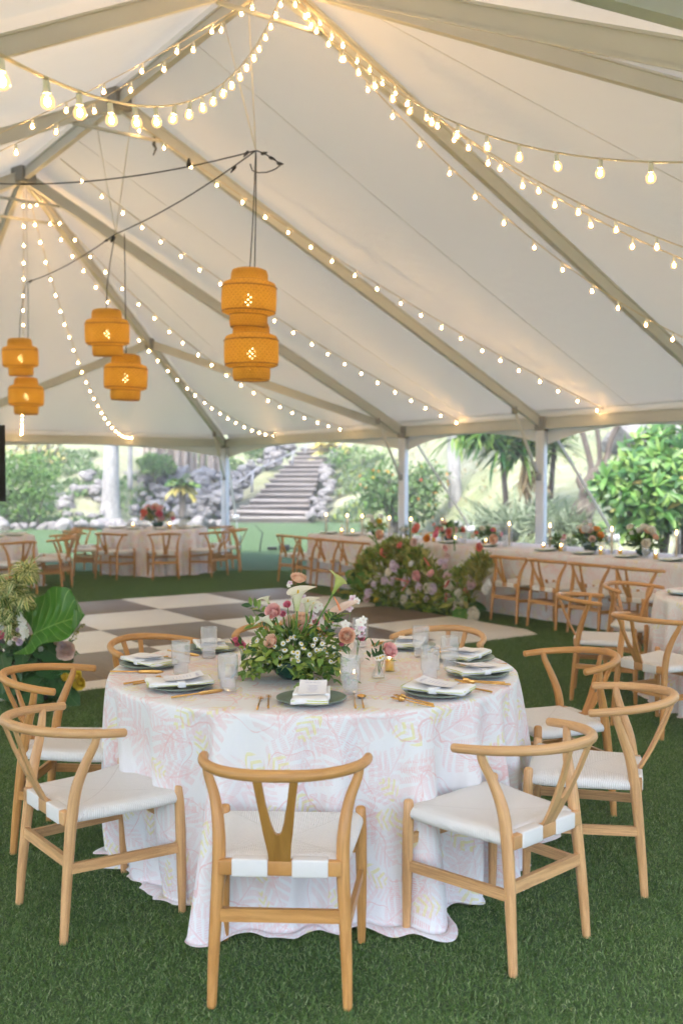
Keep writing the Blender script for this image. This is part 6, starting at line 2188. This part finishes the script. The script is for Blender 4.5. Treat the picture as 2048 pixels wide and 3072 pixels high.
for i in range(9):
    mb = MB(); x = _rr.uniform(-1.2, 1.2)
    trunk(mb, [(x, 0, -.6), (x + _rr.uniform(-.1, .3), 0, .3), (x + _rr.uniform(-.2, .6), 0, 1.2)], [.05, .045, .02], 6); mb.obj('stem', M['grey_bark'], th)

# ground cover on the banks (uncountable low plants)
def cover(name, label, n, region, mats, L, W, seed, probs=None):
    rs = np.random.RandomState(seed)
    P = []
    while len(P) < n:
        x, y = rs.uniform(*region[0]), rs.uniform(*region[1])
        if _ns.noise(Vector((x * .5, y * .5, seed))) < -.05:
            continue
        z = hill_z(x, y)
        if z < 0: continue
        for k in range(6):
            P.append((x + rs.normal(0, .10), y + rs.normal(0, .10), z + rs.uniform(0, .12)))
    P = np.array(P[:n])
    D = rand_dirs(rs, n, .1); D[:, 2] += .4
    o = obj(name, leaf_mesh(name, P, D, np.array([0, 0, 1.0]) + rs.normal(0, .5, (n, 3)), rs.uniform(*L, n), rs.uniform(*W, n), [M[m] for m in mats], rs.choice(len(mats), n, p=probs)))
    o['kind'] = 'stuff'; o['label'] = label; o['category'] = 'ground cover'
cover('ground_cover', 'low green plants creeping over the bank behind the palm trunk', 4200, ((-13, -8.0), (33.4, 42)), ('hedge', 'shrub', 'spiky'), (.12, .24), (.03, .05), 21, [.3, .45, .25])
cover('wall_creeper', 'small green plants growing between the stones of the rubble wall', 2600, ((-8, -4.2), (38.2, 42)), ('hedge', 'shrub'), (.14, .28), (.03, .06), 24, [.4, .6])
cover('dry_ground_cover', 'low grey green plants right of the stairs', 5200, ((-1.0, 1.6), (36.4, 43)), ('shrub', 'spiky', 'leaf_lime'), (.12, .24), (.03, .05), 22, [.5, .35, .15])
cover('slope_grass', 'sparse dry grass tufts on the pale slope', 9000, ((0, 14), (26, 60)), ('spiky', 'dry'), (.10, .26), (.010, .02), 23, [.55, .45])

b = at(548, 1530, 35.4)
th = thing('cycad', 'small palm with yellow drooping fronds at the foot of the rubble wall', 'palm', tuple(b))
mb = MB(); trunk(mb, [(0, 0, -.3), (0, 0, .35), (0, 0, .85)], [.13, .12, .11], 10); mb.obj('trunk', M['grey_bark'], th)
palm_crown(th, (0, 0, .80), 12, .62, M['golden'], 8, .06, 1.5, 16)
palm_crown(th, (0, 0, .90), 12, .60, M['banana'], 9, .07, .30, 16)
b = at(985, 1400, 45.5)
th = thing('golden_palm', 'small palm with golden fronds at the top of the stairs', 'palm', tuple(b))
mb = MB(); trunk(mb, [(0, 0, -.6), (.03, 0, .3), (.05, 0, .8)], [.2, .18, .16], 10); mb.obj('trunk', M['grey_bark'], th)
palm_crown(th, (.05, 0, .75), 16, 1.1, M['golden'], 13, .08, .9, 16)
for (px, py, Y, rx, rz, seed, lb) in ((640, 1395, 44.5, 1.3, .55, 31, 'dark green bush above the rubble wall left of the handrail'), (800, 1352, 46.5, 1.2, .5, 32, 'green bush behind the handrail'), (1085, 1390, 43, 1.6, .7, 33, 'rounded green bush right of the golden palm'), (470, 1395, 40, .7, .4, 34, 'green bush in front of the aerial roots')):
    b = at(px, py, Y)
    th = thing('green_bush', lb, 'bush', tuple(b))
    leaf_blob(th, 'foliage', [((0, 0, 0), (rx, .8, rz)), ((-rx * .5, .1, rz * .3), (rx * .6, .7, rz * .7)), ((rx * .5, -.1, -.1), (rx * .6, .6, rz * .7))], 1500, ('hedge', 'leaf_mid', 'shrub'), (.10, .2), (.03, .05), seed, [.4, .3, .3])
    mb = MB(); trunk(mb, [(0, 0, -rz - .6), (.05, 0, -.1), (.1, 0, .3)], [.08, .06, .03], 7); mb.obj('stem', M['grey_bark'], th)

# flowering shrub around the second pole
b = at(1195, 1570, 30.0)
th = thing('flowering_shrub', 'loose green shrub dotted with orange blossoms behind the second tent pole', 'shrub', tuple(b))
ells = [((0, 0, 1.15), (1.25, .8, .75)), ((.55, 0, .75), (.8, .7, .7)), ((-.55, 0, 1.0), (.75, .7, .65)), ((.1, 0, .45), (1.1, .7, .5)), ((.95, .1, 1.35), (.6, .5, .5))]
leaf_blob(th, 'foliage', ells, 3000, ('shrub', 'hedge'), (.10, .19), (.03, .05), 41, [.65, .35], shellb=.3)
rs = np.random.RandomState(4)
for i in range(34):
    e_ = ells[rs.randint(len(ells))]
    d = rand_dirs(rs, 1)[0]; d[1] = -abs(d[1])
    obj('blossom', ROS['orange' if rs.rand() < .6 else 'coral' if rs.rand() < .5 else 'yellow'], th, Vector(e_[0]) + Vector([d[k] * e_[1][k] for k in range(3)]), orient(d), rs.uniform(.9, 1.5))
for i in range(7):
    mb = MB(); x = rs.uniform(-.6, .7)
    trunk(mb, [(x * .3, 0, -.3), (x * .7, 0, .5), (x, 0, 1.3)], [.05, .035, .015], 6); mb.obj('stem', M['grey_bark'], th)

# palm with broad dark leaves beside the third pole
b = at(1525, 1540, 24.5)
th = thing('fan_leaf_palm', 'broad leafed palm with hanging dry leaves beside the third tent pole', 'palm', tuple(b))
for (x0, x1, h) in ((0, -.18, 1.55), (.55, .35, 1.45), (.95, 1.1, 1.6)):
    mb = MB(); trunk(mb, [(x0, 0, -.6), ((x0 + x1) / 2, 0, .5), (x1, 0, h)], [.085, .07, .06], 9); mb.obj('trunk', M['grey_bark'], th)
def strap_leaves(th, nm, tops, n, L, W, mat, seed, drop=.7, elev=(-.3, 1.2), trunc=None):
    rs = np.random.RandomState(seed)
    P, D, N = [], [], []
    for i in range(n):
        c = tops[rs.randint(len(tops))]
        a = rs.uniform(0, 2 * PI); el = rs.uniform(*elev)
        d = np.array([math.cos(a) * math.cos(el), math.sin(a) * math.cos(el), math.sin(el)])
        P.append(np.array(c) + d * rs.uniform(0, .25 * L[0]) + rs.normal(0, .04, 3)); D.append(d); N.append(np.array([0, 0, 1.0]) + rs.normal(0, .2, 3))
    k = len(P)
    return obj(nm, leaf_mesh(nm, np.array(P), np.array(D), np.array(N), rs.uniform(*L, k), rs.uniform(*W, k), [M[m] for m in mat], rs.randint(0, len(mat), k), sect=((0, .35), (.2, .8), (.5, 1), (.8, .7), (1, .04)), droop=drop, fold=.35), th)
tops = [(-.18, 0, 1.55), (.35, 0, 1.45), (1.1, 0, 1.6), (-.5, .1, 1.9), (.2, .1, 2.0), (.8, .1, 2.0)]
strap_leaves(th, 'crown', tops, 330, (.5, .95), (.035, .065), ('banana', 'leaf_mid', 'leaf_dark'), 51, .75)
strap_leaves(th, 'frond_tips', [(-1.2, .1, 1.85), (-.8, .1, 2.0), (-.4, .1, 2.1)], 130, (.4, .7), (.03, .05), ('hedge', 'banana'), 52, .9, (-.2, .8))
strap_leaves(th, 'dry_fronds', [(.4, -.1, 1.3), (.7, -.1, 1.35)], 46, (.6, 1.0), (.03, .05), ('dry',), 53, .5, (-1.5, -.9))
# spiky pale plants at its foot: each one a plant
for k, (px, py, Y, s) in enumerate(((1480, 1575, 23.5, .9), (1560, 1580, 22.5, 1.0), (1650, 1578, 21.5, .95), (1700, 1585, 21, .75), (1420, 1585, 25, .7))):
    b = at(px, py, Y)
    th = thing('spider_lily', ['spiky pale green plant below the broad leafed palm, second from its left end', 'spiky pale green plant just left of the third tent pole foot', 'spiky pale green plant right of the third tent pole', 'spiky pale green plant at the foot of the gnarled trunk', 'spiky pale green plant farthest left below the broad leafed palm'][k], 'plant', tuple(b), 0, 'spiky plants at the foot of the slope')
    strap_leaves(th, 'foliage', [(0, 0, -.1), (.25 * s, .1, -.1), (-.25 * s, 0, -.1)], 110, (.6 * s, 1.0 * s), (.018 * s, .032 * s), ('spiky',), 60 + k, .75, (.2, 1.45))

# gnarled tree, right
b = at(1752, 1580, 21.5)
th = thing('gnarled_tree', 'gnarled grey tree with several upright limbs right of the third pole', 'tree', tuple(b))
def bt(px, py, dy=0): return at(px, py, 21.5 + dy) - b
mb = MB(); trunk(mb, [bt(1752, 1610), bt(1748, 1540), bt(1765, 1470), bt(1778, 1425), bt(1785, 1410)], [.27, .23, .18, .15, .11], 16)
for v_i in range(len(mb.v)):
    v = Vector(mb.v[v_i]); mb.v[v_i] = tuple(v * (1 + .0) + Vector((_ns.noise(v * 4), _ns.noise(v * 4 + Vector((5, 0, 0))), 0)) * .09)
tr = mb.obj('trunk', M['grey_bark'], th)
for path, rad in (([bt(1772, 1430), bt(1770, 1390), bt(1755, 1330), bt(1735, 1270), bt(1690, 1180)], [.09, .065, .06, .055, .04]), ([bt(1788, 1420), bt(1797, 1380), bt(1795, 1330), bt(1790, 1270), bt(1800, 1150)], [.09, .055, .05, .05, .04]), ([bt(1800, 1420), bt(1820, 1370), bt(1828, 1330), bt(1850, 1280), bt(1900, 1180)], [.09, .07, .07, .06, .04]), ([bt(1755, 1470), bt(1735, 1440), bt(1740, 1420)], [.12, .07, .03])):
    mb = MB(); trunk(mb, path, rad, 10); mb.obj('limb', M['grey_bark'], tr)
leaf_blob(th, 'crown', [((0, 0, 6.2), (2.6, 2.4, 1.3)), ((1.4, .3, 5.6), (1.6, 1.5, 1.0)), ((-1.3, .2, 5.7), (1.6, 1.5, 1.0))], 3200, ('hedge', 'leaf_mid'), (.14, .24), (.04, .07), 71)

# big leafy shrub, right edge
b = at(1990, 1640, 18.0); b.z = hill_z(b.x, b.y)
th = thing('leafy_shrub', 'big glossy shrub with large leaves at the right edge', 'shrub', tuple(b))
def bs(px, py, dy=0): return tuple(at(px, py, 18 + dy) - b)
ells = [(bs(1985, 1370), (.75, .8, .42)), (bs(2075, 1350), (.8, .8, .5)), (bs(1900, 1430, -.1), (.65, .7, .35)), (bs(2000, 1460, -.3), (.85, .7, .45)), (bs(2110, 1450), (.7, .8, .6)), (bs(1890, 1500, -.2), (.5, .6, .30)), (bs(1960, 1540, -.1), (.7, .7, .4)), (bs(2080, 1560), (.8, .7, .5)), (bs(1900, 1580), (.55, .6, .3)), (bs(1850, 1465, -.1), (.35, .5, .18))]
rs = np.random.RandomState(8)
P, D, N, Ls, Ws = [], [], [], [], []
for i in range(430):                      # whorls of big leaves
    e_ = ells[rs.randint(len(ells))]
    d = rand_dirs(rs, 1, -.4)[0]
    if d[1] > .3: d[1] = -d[1]
    c = np.array(e_[0]) + d * np.array(e_[1]) * rs.uniform(.55, 1.05)
    ax = unit((d * np.array([1, 1, .5]) + np.array([0, -.3, .25]) + rs.normal(0, .3, 3))[None])[0]
    for k in range(7):
        a = rs.uniform(0, 2 * PI)
        s1 = unit(np.cross(ax, [0.1, .2, 1.0])[None])[0]; s2 = np.cross(ax, s1)
        dd = ax * .55 + s1 * math.cos(a) * .8 + s2 * math.sin(a) * .8
        P.append(c); D.append(dd); N.append(ax + np.array([0, 0, .5])); Ls.append(rs.uniform(.20, .34)); Ws.append(rs.uniform(.035, .055))
k = len(P)
obj('foliage', leaf_mesh('foliage', np.array(P), np.array(D), np.array(N), Ls, Ws, [M['broad'], M['leaf_dark'], M['golden']], rs.choice(3, k, p=[.80, .185, .015]), sect=((0, .15), (.25, .75), (.55, 1), (.85, .6), (1, .05)), droop=.25), th)
for i in range(9):
    e_ = ells[i % len(ells)]
    mb = MB(); trunk(mb, [(rs.uniform(-.2, .2), 0, -.1), tuple(np.array(e_[0]) * .5 + rs.normal(0, .08, 3)), e_[0]], [.06, .045, .02], 7); mb.obj('stem', M['grey_bark'], th)
# pinkish boulders above it and two on the slope
for k, (px, py, Y, s, lb) in enumerate(((1930, 1310, 30, 1.7, 'pinkish boulder above the big leafy shrub'), (1880, 1325, 31, 1.5, 'grey boulder beside the limbs of the gnarled tree'), (1985, 1300, 31, 1.5, 'boulder above the shrub at the right edge'), (1385, 1585, 27, .75, 'dark boulder on the pale slope behind the floor flowers'), (1512, 1600, 23, .8, 'boulder behind the tall cream arrangement'))):
    b = at(px, py, Y)
    tag(obj('boulder', ROCKS[k], None, tuple(b), (0, 0, k), s), lb, 'boulder', 'boulders on the slope')

# ------------------------------------------------------------------ added haze volume, pales the garden like veiling glare in a lens
t = NT('added_haze')
pv = t.n('VolumePrincipled')
pv.inputs['Color'].default_value = (.96, .97, 1.0, 1)
pv.inputs['Density'].default_value = .0045
pv.inputs['Anisotropy'].default_value = .2
t.t.links.new(pv.outputs[0], t.out.inputs['Volume'])
mb = MB()
mb.box((-230, -190, -1.6), (230, 270, 24.0))
o = mb.obj('haze', t.m)
o['kind'] = 'stuff'
o['label'] = 'added thin haze volume that pales the garden'
o['category'] = 'haze'
